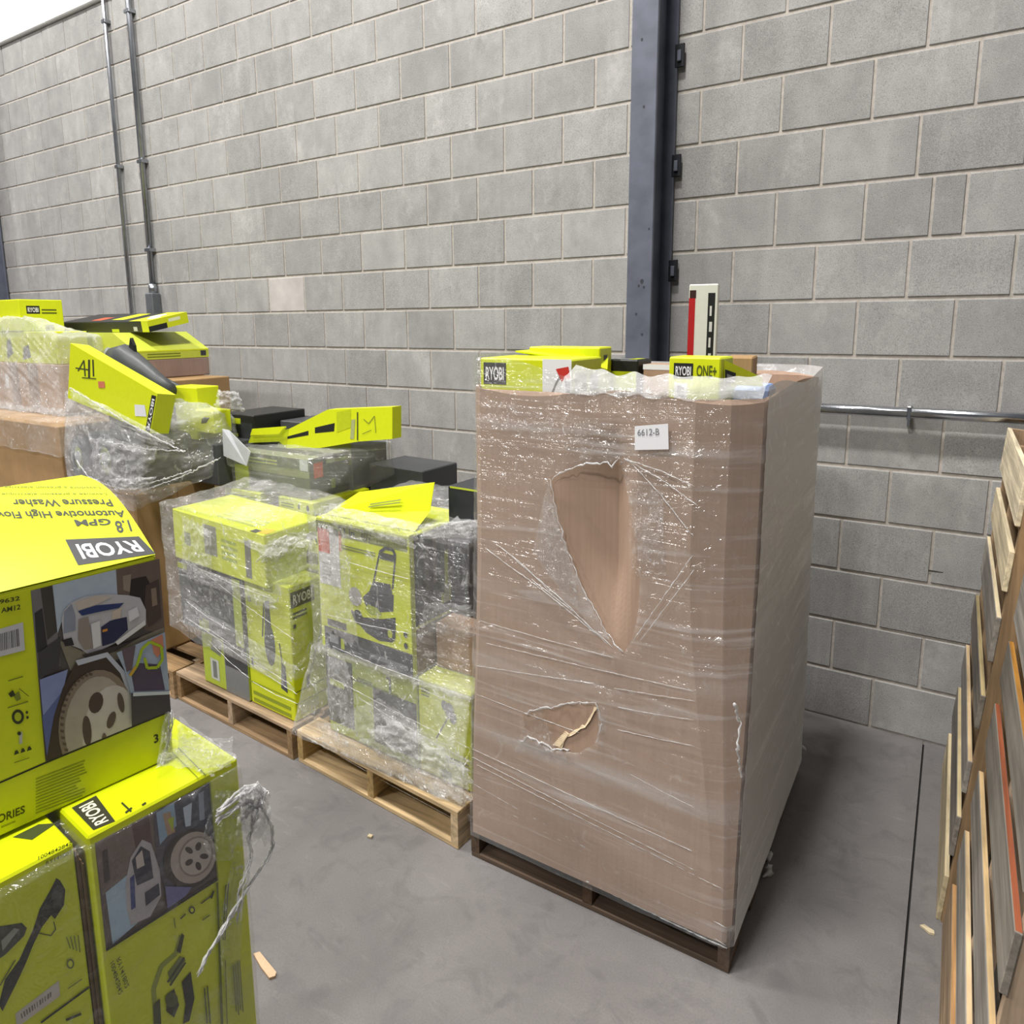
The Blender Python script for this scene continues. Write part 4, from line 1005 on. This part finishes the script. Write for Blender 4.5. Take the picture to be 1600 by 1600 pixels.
# far pallets behind, against the wall
GF = 'cartons stacked against the wall at the far left'
c = Carton('plain brown carton lowest in the far stack by the wall', (-3.8, -1.17, 0.0), 0, 1.26, .53, 1.288, BROWN2, GF)
c = Carton('brown carton between the lowest brown one and the pale lime wedge carton', (-3.9, -1.16, 1.29), 0, 1.10, .55, .095, board('grey_brown_card', (150, 128, 118)), GF)
c = Carton('pale lime wedge topped carton in the far stack by the wall', (-3.9, -1.16, 1.386), 0, 1.10, .55, .045, DLIME, GF, build=False)
prof = [(-3.9, 0), (-2.8, 0), (-2.8, .045), (-3.05, .135), (-3.9, .135)]
MB().prism([Vector((x, -1.16, 1.386+z)) for x, z in prof], (0, .55, 0), ink((196, 206, 70), .4)).build('carton_body', c.t)
p = c.pr('right'); p.stripes(R4(.15, .2, .6, .8), (120, 134, 20), 2); p.quad(R4(.88, .2, .96, .8), CHAR); p.quad(R4(0, .85, 1, 1), LIME); p.build('side_print', c.t)
c = Carton('black topped lime carton with an orange sticker, highest in the far stack', (-3.95, -1.04, 1.523), 0, 1.14, .30, .055, BLACKM, GF, tilt=[(9, 'x')])
p = c.pr('top'); p.quad(R4(.52, .2, .66, .9), LIME); p.quad(R4(.30, .15, .42, .5), (210, 90, 50)); p.quad(R4(.80, .0, 1, 1), LIME); p.ell(.86, .6, .05, .2, WHITE); p.ell(.92, .35, .04, .15, WHITE); p.build('top_print', c.t)
p = c.pr('right'); p.quad(R4(0, 0, 1, 1), LIME); p.quad(R4(0, .0, .45, .5), BLACK); p.quad(R4(.5, .5, .8, .8), (236, 240, 200)); p.build('end_print', c.t)
p = c.pr('front'); p.quad(R4(.93, 0, 1, 1), LIME); p.quad(R4(.6, 0, .68, .3), LIME_D); p.quad(R4(.84, .1, .88, .5), (200, 200, 196)); p.build('front_print', c.t)
# boxes cut off by the left picture edge
GL = 'boxes at the left picture edge'
c = Carton('golden brown box under film at the left picture edge', (-4.4, -1.72, 0), 0, 1.67, .50, 1.11, BROWN2, GL, name='bulk_carton', cat='bulk box')
c = Carton('brown box with a small white label behind the golden one at the left picture edge', (-4.3, -1.42, 1.115), 0, 1.07, .22, .25, BROWN, GL)
p = c.pr('front'); p.quad(R4(.22, .45, .27, .75), (220, 222, 224)); p.quad(R4(.3, 0, .42, 1), (150, 128, 112)); p.quad(R4(.55, 0, .68, 1), (150, 128, 112)); p.build('front_print', c.t)
c = Carton('lime carton with dark tools under hazy film at the left picture edge', (-4.3, -1.40, 1.366), 0, 1.0, .2, .165, LIMEM, GL)
p = c.pr('front'); p.poly([(.26, .1), (.36, .3), (.34, .8), (.28, .7)], (96, 100, 96)); p.poly([(.5, .1), (.62, .2), (.6, .6), (.52, .5)], (110, 114, 108)); p.build('front_print', c.t)
c = Carton('lime carton with an open top, highest at the left picture edge', (-4.3, -1.41, 1.532), 0, .545, .29, .165, LIMEM, GL)
p = c.pr('right'); p.logo(R4(.16, .55, .46, .80)); p.stripes(R4(.5, .55, .85, .75), (90, 100, 20), 2); p.quad(R4(.55, .02, .75, .2), CHAR); p.build('side_print', c.t)
p = c.pr('top'); p.poly([(.55, .2), (.97, .1), (.97, .95), (.4, .9)], (84, 72, 40)); p.build('open_top', c.t)

FD = film('film_mower', .20, .36, .36, (3, 3, 12), .7, rough=.2, gloss=.08)
wd = hull_film('hazy stretch film draped over the mower on the big brown box', bx(-2.68, -1.99, -1.72, -1.2, .80, .92)+bx(-2.68, -1.9, -1.69, -1.1, 1.0, 1.12)+[(-2.7, -1.66, 1.26), (-2.6, -1.2, 1.3), (-1.75, -1.3, 1.19), (-1.75, -1.2, .95)], FD, .012, .03, .016, .78, freq=6)
DF = Plane((0, -1.745, 0), (0, -1, 0)); DR = Plane((-1.96, 0, 0), (1, -.1, 0))
sheetq(wd, DF, [(150, 762), (212, 772), (250, 700), (140, 680)], .004, .05, CR, 21, 36, 36)
sheetq(wd, DR, [(205, 772), (352, 745), (350, 705), (225, 725)], .004, .05, CR, 22, 44, 22)
sheetq(wd, DF, [(108, 640), (262, 706), (275, 690), (110, 606)], .004, .04, CR, 23, 44, 16)
sheetq(wd, DF, [(180, 768), (225, 772), (245, 745), (170, 748)], .02, .04, WHT, 24, 24, 14)
sheetq(wd, Plane((0, -1.25, 0), (0, -1, 0)), [(335, 640), (382, 642), (372, 612), (340, 610)], .0, .05, WHT, 25, 20, 14)
for i, (a, c_) in enumerate([((108, 605), (275, 700)), ((150, 630), (280, 702)), ((165, 690), (290, 705)), ((215, 770), (345, 715)), ((175, 765), (300, 735)), ((120, 720), (150, 755)), ((140, 745), (200, 765))]):
    pl = Plane((0, -1.75, 0), (0, -1, 0)); rope([pl.lift(*a), pl.lift((a[0]+c_[0])/2, (a[1]+c_[1])/2+4), pl.lift(*c_)], .0028, wd, 'pull_line', .003, 150+i)
we = hull_film('cloudy stretch film heaped over the goods at the left picture edge', bx(-4.35, -3.2, -1.47, -1.15, 1.36, 1.50)+[(-4.2, -1.44, 1.60), (-3.6, -1.44, 1.60), (-3.19, -1.46, 1.12), (-4.3, -1.46, 1.12)], film('film_heap', .26, .3, .45, (6, 6, 8), .9, wscale=20), .012, .03, .016, None, freq=6)
wf = hull_film('slack stretch film over the golden brown box at the left picture edge', bx(-4.42, -2.71, -1.74, -1.2, .98, 1.13), film('film_slack', .08, .3, .25, (4, 4, 6), .7), .01, .06, .008, None)

# ------------------------------------------------------------------ near left pressure washer cartons
GEn = 'pressure washer cartons at the near left'
ed = Vector((.35-.36+.045, .354, 0)).normalized()
# far right corner column of the lower cartons
E_yaw_dir = (Vector((.395, -2.844, 0))-Vector((.36, -3.198, 0))).normalized()
def end_frame(far_corner, length, depth, zb, zt, d):
    """carton seen on its +x side: far_corner = its far visible corner; d runs away from the camera"""
    n = Vector((d.y, -d.x, 0)); o = Vector((far_corner[0], far_corner[1], zb))
    return o, d, n
class Side(Carton):
    """u along d (away from camera), visible face normal n; O = near bottom corner on that face"""
    def __init__(s, label, far, length, depth, zb, zt, d, mat, group, bev=.004):
        n = Vector((d.y, -d.x, 0)); o = Vector((far[0], far[1], zb))-d*length
        s.O, s.ex, s.ey, s.ez, s.w, s.d, s.h = o, d, -n, UP.copy(), length, depth, zt-zb
        s.t = thing('carton', label, 'carton', o+d*length/2-n*depth/2, group)
        s.body = MB().box(o, d*length, -n*depth, UP*(zt-zb), mat, bev).build('carton_body', s.t)
d2 = E_yaw_dir
E2 = Side('lime pressure washer carton with car wash pictures, lower right of the near stack', (.394, -2.845), .352, .33, .128, .753, d2, LIMEM, GEn)
E3 = Side('lime pressure washer carton with a spray gun picture, lower left of the near stack', (.338, -3.215), .42, .33, .128, .748, d2, LIMEM, GEn)
dt = Vector((.1512, .9885, 0))
E1 = Side('big lime automotive pressure washer carton on top of the near stack', (.253, -2.927), .62, .45, .754, 1.149, dt, LIMEM, GEn)
x_, y_ = yawv(4)
pallet('pallet under the near left pressure washer cartons', (-.66, -4.1, 0), x_, y_, UP, TAN, GP, seed=6)
# lifted top flap of E1, bulging up towards its back
nT = -E1.ey
class Bulge:
    D = .45
    def pt(s, u, t, off=0): return E1.O+E1.ex*u+E1.ey*(t*s.D)+UP*(E1.h+.002+.10*t+.035*math.sin(math.pi*min(t, 1))+off)
    def lift(s, px, py, off=0):
        dr = Vector(ray(px, py)); c_ = Vector(CC)
        def g_(k):
            p = c_+dr*k; r = p-E1.O; t = max(-.1, min(1.1, r.dot(E1.ey)/s.D)); return r.z-(E1.h+.002+.10*t+.035*math.sin(math.pi*t)+off)
        lo = .8; hi = 4.0; k = lo; step = .01
        while k < hi and g_(k) > 0: k += step
        a, b_ = k-step, k
        for _ in range(30):
            m_ = (a+b_)/2
            if g_(m_) > 0: a = m_
            else: b_ = m_
        return c_+dr*b_
BU = Bulge(); m = MB(); NU, NT = 12, 16
vs = [BU.pt(E1.w*i/NU, j/NT) for j in range(NT+1) for i in range(NU+1)]
vs2 = [v-UP*.004 for v in vs]; nn = (NU+1)*(NT+1)
fs = [(j*(NU+1)+i, j*(NU+1)+i+1, (j+1)*(NU+1)+i+1, (j+1)*(NU+1)+i) for j in range(NT) for i in range(NU)]
m.add(vs, fs, LIMEM); m.add(vs2, [tuple(reversed(f_)) for f_ in fs], LIMEM); m.build('top_flap', E1.t, smooth=True)
# gusset that closes the far end under the lifted flap
m = MB(); far_top = [BU.pt(E1.w-.003, j/NT, -.004) for j in range(NT+1)]; far_bot = [E1.O+E1.ex*(E1.w-.003)+E1.ey*(j/NT*.45)+UP*(E1.h-.01) for j in range(NT+1)]
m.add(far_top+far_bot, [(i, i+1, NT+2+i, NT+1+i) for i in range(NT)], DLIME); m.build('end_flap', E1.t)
pr = Print(BU)
pr.text('1.8', [(201, 812), (178, 814), (184, 833), (207, 830)], (64, 66, 60)); pr.text('GPM', [(172, 810), (115, 812), (120, 822), (174, 820)], (64, 66, 60))
pr.build('lettering', E1.t); pr = Print(BU)
pr.text('Automotive High Flow', [(192, 794), (-14, 796), (-8, 810), (198, 808)], (64, 66, 50)); pr.build('lettering', E1.t); pr = Print(BU); pr.text('Pressure Washer', [(172, 780), (18, 780), (22, 791), (178, 791)], (64, 66, 50))
pr.build('lettering', E1.t); pr = Print(BU)
pr.text('Laveuse a pression electrique', [(165, 769), (2, 769), (3, 774), (168, 774)], (120, 126, 40)); pr.text('Lavadora a presion electrica', [(155, 759), (6, 758), (7, 763), (158, 764)], (120, 126, 40))
pr.build('lettering', E1.t)
pr = Print(BU); pr.logo([(217, 838), (102, 843), (122, 883), (243, 865)], None, (62, 62, 64), (246, 246, 248)); pr.build('logo', E1.t)

# picture on the near side of E1
PE = E1.plane('front'); pr = Print(PE)
panel = [(48, 923), (249, 873), (267, 1110), (71, 1190)]
pr.poly(panel, (96, 90, 84))
def P_(pts, c_): pr.poly(pts, c_, None, panel)
P_([(48, 920), (82, 912), (95, 1040), (60, 1062)], (120, 118, 118)); P_([(63, 918), (81, 913), (91, 985), (74, 1000)], (70, 64, 58)); P_([(54, 958), (66, 950), (74, 1010), (58, 1020)], (52, 50, 50))
P_([(82, 912), (181, 888), (184, 936), (150, 930), (104, 948), (90, 990)], (182, 196, 212))
P_([(181, 888), (252, 871), (262, 990), (226, 985), (214, 932), (184, 930)], (112, 96, 86)); P_([(192, 900), (205, 897), (203, 925), (193, 922)], (150, 136, 120)); P_([(205, 905), (228, 900), (236, 915), (231, 948), (216, 946), (202, 934)], (44, 36, 34)); P_([(228, 915), (248, 905), (252, 965), (232, 980), (226, 945)], (78, 64, 58)); P_([(236, 920), (244, 918), (246, 945), (238, 948)], (140, 122, 104))
P_([(92, 1000), (130, 1018), (185, 1010), (256, 980), (262, 1005), (180, 1032), (110, 1048)], (138, 130, 112)); P_([(60, 1020), (95, 995), (92, 1045), (60, 1060)], (66, 64, 66))
P_([(96, 968), (100, 953), (112, 941), (132, 932), (165, 928), (200, 930), (219, 934), (228, 953), (228, 974), (205, 992), (170, 1010), (140, 1024), (126, 1014), (100, 1004)], (196, 194, 198))
P_([(100, 956), (112, 943), (118, 962), (118, 985), (99, 990)], (146, 152, 170)); P_([(118, 941), (150, 931), (176, 932), (152, 944), (122, 954)], (206, 194, 182)); P_([(122, 955), (150, 946), (194, 942), (186, 950), (160, 955), (128, 962)], (44, 58, 112))
P_([(158, 980), (172, 970), (198, 964), (200, 984), (178, 1004), (160, 1010)], (40, 44, 80)); P_([(176, 955), (190, 949), (188, 966), (174, 968)], (206, 192, 176)); P_([(200, 955), (214, 948), (218, 962), (202, 972)], (226, 226, 230)); P_([(180, 1003), (226, 969), (228, 976), (184, 1008)], (230, 228, 226))
P_([(123, 968), (138, 964), (146, 1012), (132, 1016), (122, 1000)], (152, 140, 132)); P_([(160, 984), (168, 982), (168, 986), (160, 988)], (220, 150, 60)); P_([(142, 975), (156, 970), (158, 1008), (146, 1014)], (224, 222, 224)); P_([(98, 1000), (112, 996), (116, 1008), (102, 1010)], (40, 38, 40))
P_([(128, 1024), (205, 1002), (226, 992), (180, 1018), (140, 1032)], (56, 48, 44))
# wheel under its arch
P_([(62, 1062), (106, 1046), (98, 1082), (68, 1128)], (136, 146, 196)); P_([(66, 1120), (96, 1082), (90, 1140), (74, 1188)], (92, 104, 160))
P_([(118, 1036), (168, 1022), (186, 1044), (200, 1080), (206, 1135), (72, 1190), (84, 1120), (98, 1075)], (66, 52, 42)); P_([(118, 1032), (168, 1019), (196, 1050), (210, 1090), (204, 1094), (188, 1052), (166, 1027), (122, 1040)], (196, 200, 214))
pr.ell(150, 1132, 58, 86, (140, 124, 108), 8, 28, None, panel); pr.ell(150, 1132, 48, 76, (176, 166, 154), 8, 28, None, panel)
pr.ell(172, 1140, 42, 70, (202, 196, 190), 10, 28, None, panel)
pr.ell(150, 1098, 11, 17, (78, 64, 56), 15, 14, None, panel); pr.ell(136, 1142, 7, 24, (84, 70, 62), -4, 14, None, panel); pr.ell(174, 1125, 6, 14, (96, 80, 72), 20, 14, None, panel); pr.ell(189, 1098, 5, 16, (92, 78, 70), -10, 14, None, panel); pr.ell(163, 1165, 5, 20, (110, 92, 80), 0, 14, None, panel)
for i in range(22):
    a_ = math.pi*(.55+.9*i/22); P_([(150+53*math.cos(a_)+dx, 1132-80*math.sin(a_)*-1*-1+dy) for dx, dy in ((-3, -2), (3, -1), (2, 3), (-3, 2))], (92, 78, 66))
# hand with green spray gun
P_([(182, 1020), (262, 986), (266, 1082), (206, 1088), (196, 1050)], (164, 178, 198)); P_([(205, 1052), (218, 1036), (250, 1038), (258, 1078), (210, 1080)], (84, 72, 92)); P_([(190, 1015), (212, 1008), (206, 1046), (198, 1050)], (104, 88, 96)); P_([(236, 1000), (254, 991), (256, 1012), (246, 1028), (240, 1020)], (206, 134, 104))
pr.line([(203, 1056), (214, 1040), (222, 1014), (234, 1003), (252, 1010), (254, 1030), (246, 1043), (230, 1044), (226, 1028)], 4.5, (176, 200, 30)); pr.line([(203, 1056), (212, 1042)], 4, (214, 168, 50))
P_([(205, 1083), (266, 1080), (268, 1112), (206, 1136)], (70, 66, 70)); P_([(208, 1082), (266, 1080), (266, 1085), (208, 1088)], (206, 214, 222))
pr.build('picture_panel', E1.t)
pr = Print(PE)
pr.poly([(-6, 1224), (71, 1190.5), (268, 1109), (268, 1112), (71, 1193.5), (-6, 1227)], (34, 36, 24))
pr.text('19632', [(-6, 945), (31, 938), (31, 931), (-6, 938)], (70, 76, 26)); pr.text('AM12', [(2, 958), (32, 952), (32, 944), (2, 950)], (70, 76, 26))
pr.build('lettering', E1.t); pr = Print(PE); pr.text('ORIES', [(-4, 1288), (39, 1270), (39, 1258), (-4, 1274)], (60, 66, 18)); pr.text('accessories', [(2, 1294), (24, 1285), (24, 1281), (2, 1290)], (90, 98, 26)); pr.text('3', [(241, 1162), (248, 1159), (247, 1146), (240, 1149)], (40, 44, 16))
pr.stripes([(56, 1272), (140, 1240), (140, 1182), (56, 1214)], (150, 166, 26), 12, .6)
pr.build('small_print', E1.t)
pr = Print(PE); pr.poly([(-4, 984), (36, 972), (39, 1016), (-4, 1027)], (206, 206, 210)); pr.bars([(-2, 1018), (32, 1009), (30, 982), (-2, 991)], (96, 96, 98), 12); pr.build('barcode', E1.t)
pr = Print(PE); DG = (52, 58, 22)
pr.ell(28, 1120, 9.5, 11.5, DG); pr.ell(28, 1120, 5.5, 7, LIME_D); pr.ell(42, 1113, 2, 2.4, DG); pr.ell(43, 1121, 2, 2.4, DG); pr.quad([(30, 1163), (35, 1161), (35, 1143), (30, 1145)], (190, 194, 190)); pr.ell(30, 1146, 3, 3, DG)
for i in range(3): pr.poly([(22+i*10, 1180-i*3), (30+i*10, 1177-i*3), (27+i*10, 1172-i*3), (24+i*10, 1173-i*3)], DG)
pr.poly([(20, 1086), (30, 1080), (33, 1092), (26, 1096)], (130, 140, 40)); pr.poly([(13, 1084), (20, 1078), (24, 1086), (17, 1090)], DG); pr.line([(13, 1064), (36, 1057)], 1.6, (110, 120, 30)); pr.line([(12, 1106), (44, 1096)], 1.6, (110, 120, 30)); pr.line([(22, 1192), (46, 1184)], 1.4, (130, 142, 30)); pr.line([(30, 1076), (45, 1088)], 1, DG)
pr.build('icons', E1.t)

# E2: lower right carton
P2 = E2.plane('front'); pr = Print(P2)
panel = [(148, 1318), (327, 1222), (340, 1376), (166, 1487)]
pr.poly(panel, (104, 92, 86))
P_([(148, 1316), (240, 1262), (246, 1340), (160, 1400)], (122, 108, 100)); P_([(205, 1285), (232, 1272), (240, 1330), (215, 1345)], (92, 70, 66)); P_([(165, 1395), (198, 1368), (215, 1442), (176, 1476)], (176, 204, 222)); P_([(160, 1330), (168, 1326), (172, 1375), (163, 1380)], (70, 62, 60))
P_([(196, 1380), (204, 1340), (222, 1312), (236, 1318), (250, 1360), (252, 1400), (235, 1432), (205, 1446), (198, 1420)], (190, 186, 188)); P_([(206, 1345), (220, 1322), (234, 1330), (240, 1372), (214, 1384)], (44, 44, 62)); P_([(212, 1340), (222, 1328), (226, 1352), (214, 1358)], (206, 196, 186)); P_([(203, 1372), (210, 1366), (212, 1418), (205, 1422)], (44, 60, 130)); P_([(226, 1395), (248, 1380), (250, 1398), (228, 1416)], (60, 60, 76))
P_([(240, 1268), (326, 1222), (338, 1300), (330, 1368), (262, 1402), (244, 1340)], (86, 82, 94)); P_([(244, 1270), (272, 1254), (276, 1290), (250, 1320)], (150, 176, 200)); P_([(254, 1272), (266, 1268), (274, 1300), (262, 1306)], (180, 150, 120)); P_([(262, 1280), (272, 1276), (270, 1300)], (176, 196, 40)); P_([(272, 1260), (326, 1224), (330, 1290), (290, 1296)], (62, 70, 88))
P_([(286, 1262), (300, 1254), (298, 1290), (290, 1292)], (200, 214, 230)); P_([(310, 1240), (318, 1236), (320, 1280), (312, 1282)], (150, 160, 180))
pr.ell(297, 1342, 40, 48, (66, 58, 52), 25, 26, None, panel); pr.ell(302, 1340, 34, 42, (186, 174, 162), 25, 26, None, panel); pr.ell(306, 1338, 26, 33, (150, 136, 124), 25, 22, None, panel); pr.ell(306, 1338, 23, 30, (200, 190, 180), 25, 22, None, panel)
for a_ in range(5):
    t_ = a_*2*math.pi/5; pr.ell(306+13*math.cos(t_), 1338+16*math.sin(t_), 4.5, 7, (74, 62, 56), math.degrees(t_)+90, 10, None, panel)
P_([(258, 1385), (300, 1386), (290, 1400), (262, 1420)], (120, 120, 170)); P_([(166, 1482), (340, 1373), (341, 1377), (167, 1488)], (28, 30, 24))
pr.build('picture_panel', E2.t)
pr = Print(P2)   # spray gun picture and small print
DG2 = (58, 62, 34)
pr.line([(283, 1462), (275, 1490), (252, 1510), (240, 1545), (244, 1600)], 7, (150, 160, 60)); pr.poly([(284, 1458), (288, 1462), (282, 1490), (276, 1486)], DG2); pr.poly([(262, 1520), (282, 1494), (290, 1500), (268, 1540)], (110, 120, 50)); pr.line([(262, 1535), (288, 1496)], 3, DG2); pr.line([(266, 1540), (290, 1504)], 2.5, DG2)
pr.poly([(260, 1555), (272, 1545), (280, 1570), (272, 1590), (260, 1580)], DG2); pr.poly([(284, 1535), (298, 1518), (304, 1560), (296, 1595), (286, 1600), (290, 1570)], (44, 46, 36)); pr.poly([(240, 1570), (250, 1560), (252, 1600), (240, 1600)], (70, 76, 34)); pr.ell(268, 1562, 10, 12, (84, 90, 40))
pr.ell(300, 1422, 5, 6, DG2); pr.ell(300, 1422, 2.6, 3.4, LIME); pr.line([(314, 1412), (330, 1400)], 2, DG2); pr.line([(330, 1404), (334, 1392)], 3, DG2); pr.line([(282, 1436), (290, 1428)], 2, DG2); pr.line([(272, 1434), (274, 1450)], 1.6, (120, 132, 30)); pr.line([(316, 1438), (328, 1430)], 2, (120, 132, 30))
pr.text('1004842842', [(178, 1500), (192, 1550), (186, 1556), (172, 1506)], (80, 88, 30)); pr.text('RY141802', [(188, 1494), (202, 1540), (196, 1546), (182, 1500)], (80, 88, 30))
pr.poly([(338, 1380), (341, 1378), (349, 1600), (345, 1600)], (110, 122, 24)); pr.poly([(327, 1222), (329, 1221), (342, 1376), (340, 1377)], (150, 162, 30))
pr.stripes([(358, 1380), (352, 1470), (346, 1470), (350, 1384)], (96, 106, 24), 2); pr.stripes([(375, 1500), (382, 1600), (368, 1600), (362, 1510)], (110, 120, 30), 4); pr.stripes([(325, 1540), (330, 1600), (320, 1600), (316, 1546)], (96, 106, 26), 2); pr.line([(352, 1500), (355, 1600)], 1.5, (120, 130, 30))
pr.build('front_print', E2.t)
PT = E2.plane('top'); pr = Print(PT); pr.logo([(180, 1283), (150, 1243), (112, 1262), (146, 1297)], None, (58, 58, 46), (236, 238, 214)); pr.build('logo', E2.t)
pr = Print(PT); pr.line([(190, 1254), (205, 1268)], 3, DG2); pr.line([(196, 1270), (206, 1262)], 3, DG2); pr.line([(222, 1258), (228, 1254)], 3, DG2); pr.line([(278, 1168), (322, 1212)], 1.5, (110, 122, 30)); pr.line([(270, 1176), (310, 1216)], 1.2, (130, 142, 30)); pr.build('top_print', E2.t)
# worn kraft edge between the two lower cartons
m = MB()
for i in range(4): m.box(E3.O+E3.ex*(E3.w+.003+.004*i)+E3.ey*(.004+.003*(i % 2)), E3.ex*.003, E3.ey*.2, UP*(.60-.01*i), board('worn_edge', (116, 92, 60)), 0)
m.build('worn_end_flap', E3.t)

# E3: lower left carton
P3 = E3.plane('front'); pr = Print(P3)
pr.poly([(8, 1530), (30, 1500), (52, 1452), (62, 1420), (78, 1392), (88, 1372), (94, 1376), (102, 1390), (100, 1414), (86, 1436), (80, 1430), (66, 1448), (52, 1476), (40, 1506), (26, 1536), (4, 1580), (-2, 1570)], (44, 47, 34))
pr.poly([(-4, 1448), (34, 1442), (42, 1450), (38, 1462), (8, 1492), (-4, 1500)], (64, 68, 52)); pr.poly([(2, 1470), (22, 1450), (30, 1452), (4, 1486)], (150, 154, 140)); pr.line([(60, 1458), (80, 1462), (87, 1452), (84, 1440)], 1.6, (70, 76, 30))
pr.ell(90, 1396, 9, 14, (72, 76, 70), 20); pr.ell(88, 1412, 7, 10, (54, 58, 46), 20); pr.line([(0, 1540), (24, 1500)], 2, (110, 116, 60))
pr.text('1004842842', [(60, 1344), (112, 1320), (112, 1314), (60, 1338)], (84, 92, 26)); pr.text('RY141802', [(72, 1352), (112, 1334), (112, 1328), (72, 1346)], (84, 92, 26))
pr.line([(64, 1598), (140, 1542)], 3, (34, 38, 20)); pr.ell(110, 1506, 6, 8, (110, 122, 40)); pr.ell(110, 1506, 3.5, 5, LIME); 
for i in range(4): pr.line([(104+i*6, 1464-i), (110+i*5, 1482+i*2)], 1.6, (110, 122, 30))
pr.line([(106, 1545), (128, 1530)], 1.6, (110, 122, 30)); pr.line([(103, 1594), (127, 1584)], 4, (60, 64, 26)); pr.build('front_print', E3.t)
pr = Print(P3); pr.poly([(24, 1584), (92, 1532), (94, 1556), (26, 1606)], (206, 200, 190)); pr.bars([(34, 1592), (82, 1556), (82, 1548), (32, 1584)], (120, 112, 104), 12); pr.build('barcode', E3.t)
pr = Print(E3.plane('top')); pr.poly([(20, 1308), (60, 1288), (88, 1286), (50, 1312)], (70, 78, 40)); pr.build('top_print', E3.t)

# film on the near stack and the loose twisted tail
wn = hull_film('clear stretch film around the two lower pressure washer cartons', [E2.pt('front', 1.004, v, .006) for v in (0, .97)]+[E3.pt('front', 0, v, .03) for v in (0, .97)]+[E2.O+E2.ex*E2.w+E2.ey*E2.d*k+UP*z for k in (.2, 1) for z in (0, .60)]+[E3.O+E3.ey*E3.d+UP*z for z in (0, .6)]+[E2.pt('front', 0, v, .006) for v in (0, .97)], film('film_near', .035, .16, .10, (3, 3, 14), .5), .004, .03, .002, None)
tw = thing('twisted_film', 'loose twisted tail of stretch film hanging off the near left cartons', 'plastic wrap', tuple(at(400, 1500, 'y', -2.8)))
TP = E2.plane('front')
def tl(pts, off=.03): return [TP.lift(x, y, off) for x, y in pts]
def strands(pts, n, r_, spread, seed, off=.03, plane=None):
    rs = random.Random(seed); base = [(plane or TP).lift(x, y, off) for x, y in pts]
    for i in range(n):
        q = [p+Vector((rs.uniform(-1, 1), rs.uniform(-1, 1), rs.uniform(-1, 1)))*spread for p in base]
        rope(q, r_*rs.uniform(.6, 1.2), tw, 'strand', .0035, seed*10+i, 5)
strands([(268, 1112), (266, 1135), (262, 1160), (257, 1185), (252, 1210), (250, 1235)], 6, .0026, .005, 20, .006, PE)
strands([(338, 1272), (360, 1252), (384, 1238), (402, 1228), (412, 1238), (408, 1256), (392, 1262), (378, 1278)], 6, .0030, .007, 21)
strands([(340, 1282), (362, 1264), (386, 1252), (408, 1264), (424, 1292), (426, 1320), (412, 1352), (392, 1380), (372, 1412), (350, 1448), (326, 1488), (310, 1524)], 6, .0026, .004, 22)
strands([(402, 1246), (398, 1280), (390, 1310), (394, 1340), (378, 1390), (372, 1440)], 4, .0024, .006, 23)
SHEER = film('film_sheer', .07, .3, .6, (12, 12, 12), .9, (.98, .98, .985), .22, 44, .05, .08)
def sheet(cx, cy, w_, h_, seed, off=.02, nu=26, nv=30, amp=.02, mat=None):
    """thin crinkled sheet hanging against the carton side"""
    m = MB(); vs = []
    for i in range(nu+1):
        for j in range(nv+1):
            u, v = i/nu-.5, j/nv-.5; k = 1-.5*(abs(v)*2)**2
            q = noise.noise((u*6+seed, v*9, seed*1.7))+.5*noise.noise((u*17+seed, v*21, seed))
            vs.append(TP.lift(cx+u*w_*k+6*math.sin(v*5+seed), cy+v*h_, off+.006+amp*abs(q)))
    m.add(vs, [(i*(nv+1)+j, (i+1)*(nv+1)+j, (i+1)*(nv+1)+j+1, i*(nv+1)+j+1) for i in range(nu) for j in range(nv)], mat or SHEER)
    return m.build('loose_sheet', tw, smooth=True)
sheetq(tw, PE, [(240, 1225), (262, 1220), (274, 1112), (258, 1110)], .004, .02, CR, 31, 12, 30, 'loose_sheet')
sheetq(tw, E2.plane('top'), [(276, 1192), (328, 1214), (370, 1184), (280, 1120)], .004, .02, CR, 32, 30, 30, 'loose_sheet')
sheetq(tw, TP, [(376, 1300), (424, 1320), (420, 1236), (372, 1240)], .02, .04, WHT, 33, 24, 30, 'loose_sheet', .3)
sheet(392, 1275, 52, 95, 2, .03, amp=.03, mat=CR)
sheet(350, 1290, 60, 110, 3, .006)
sheet(366, 1450, 34, 240, 4, .004)
crumple(tw, at(306, 1180, 'z', .77), (.15, .10, 0), (-.10, .08, .0), (.0, .0, .025), SHEER, 'loose_sheet', 23, 30, 24)

# ------------------------------------------------------------------ scraps on the floor
def scrap(name, label, px_pts, mat, h=.006, cat='scrap'):
    m = MB(); m.prism([at(x, y, 'z', .001) for x, y in px_pts], (0, 0, h), mat); tag(m.build(name), label, cat)
scrap('cardboard_scrap', 'tan cardboard scrap on the floor beside the near left cartons', [(396, 1493), (406, 1490), (418, 1505), (432, 1522), (430, 1528), (421, 1531), (408, 1514)], board('kraft_scrap', (214, 180, 146)))
scrap('wood_chip', 'tiny wood chip on the floor in front of the fresh pine pallet', [(574, 1309), (577, 1305), (583, 1307), (580, 1311)], wood(*PALE, 'x'))
scrap('wood_splinter', 'pale wood splinter on the floor left of the pallets stood on edge', [(1437, 1448), (1444, 1447), (1459, 1457), (1460, 1462), (1452, 1460)], wood(*PALE, 'x'))
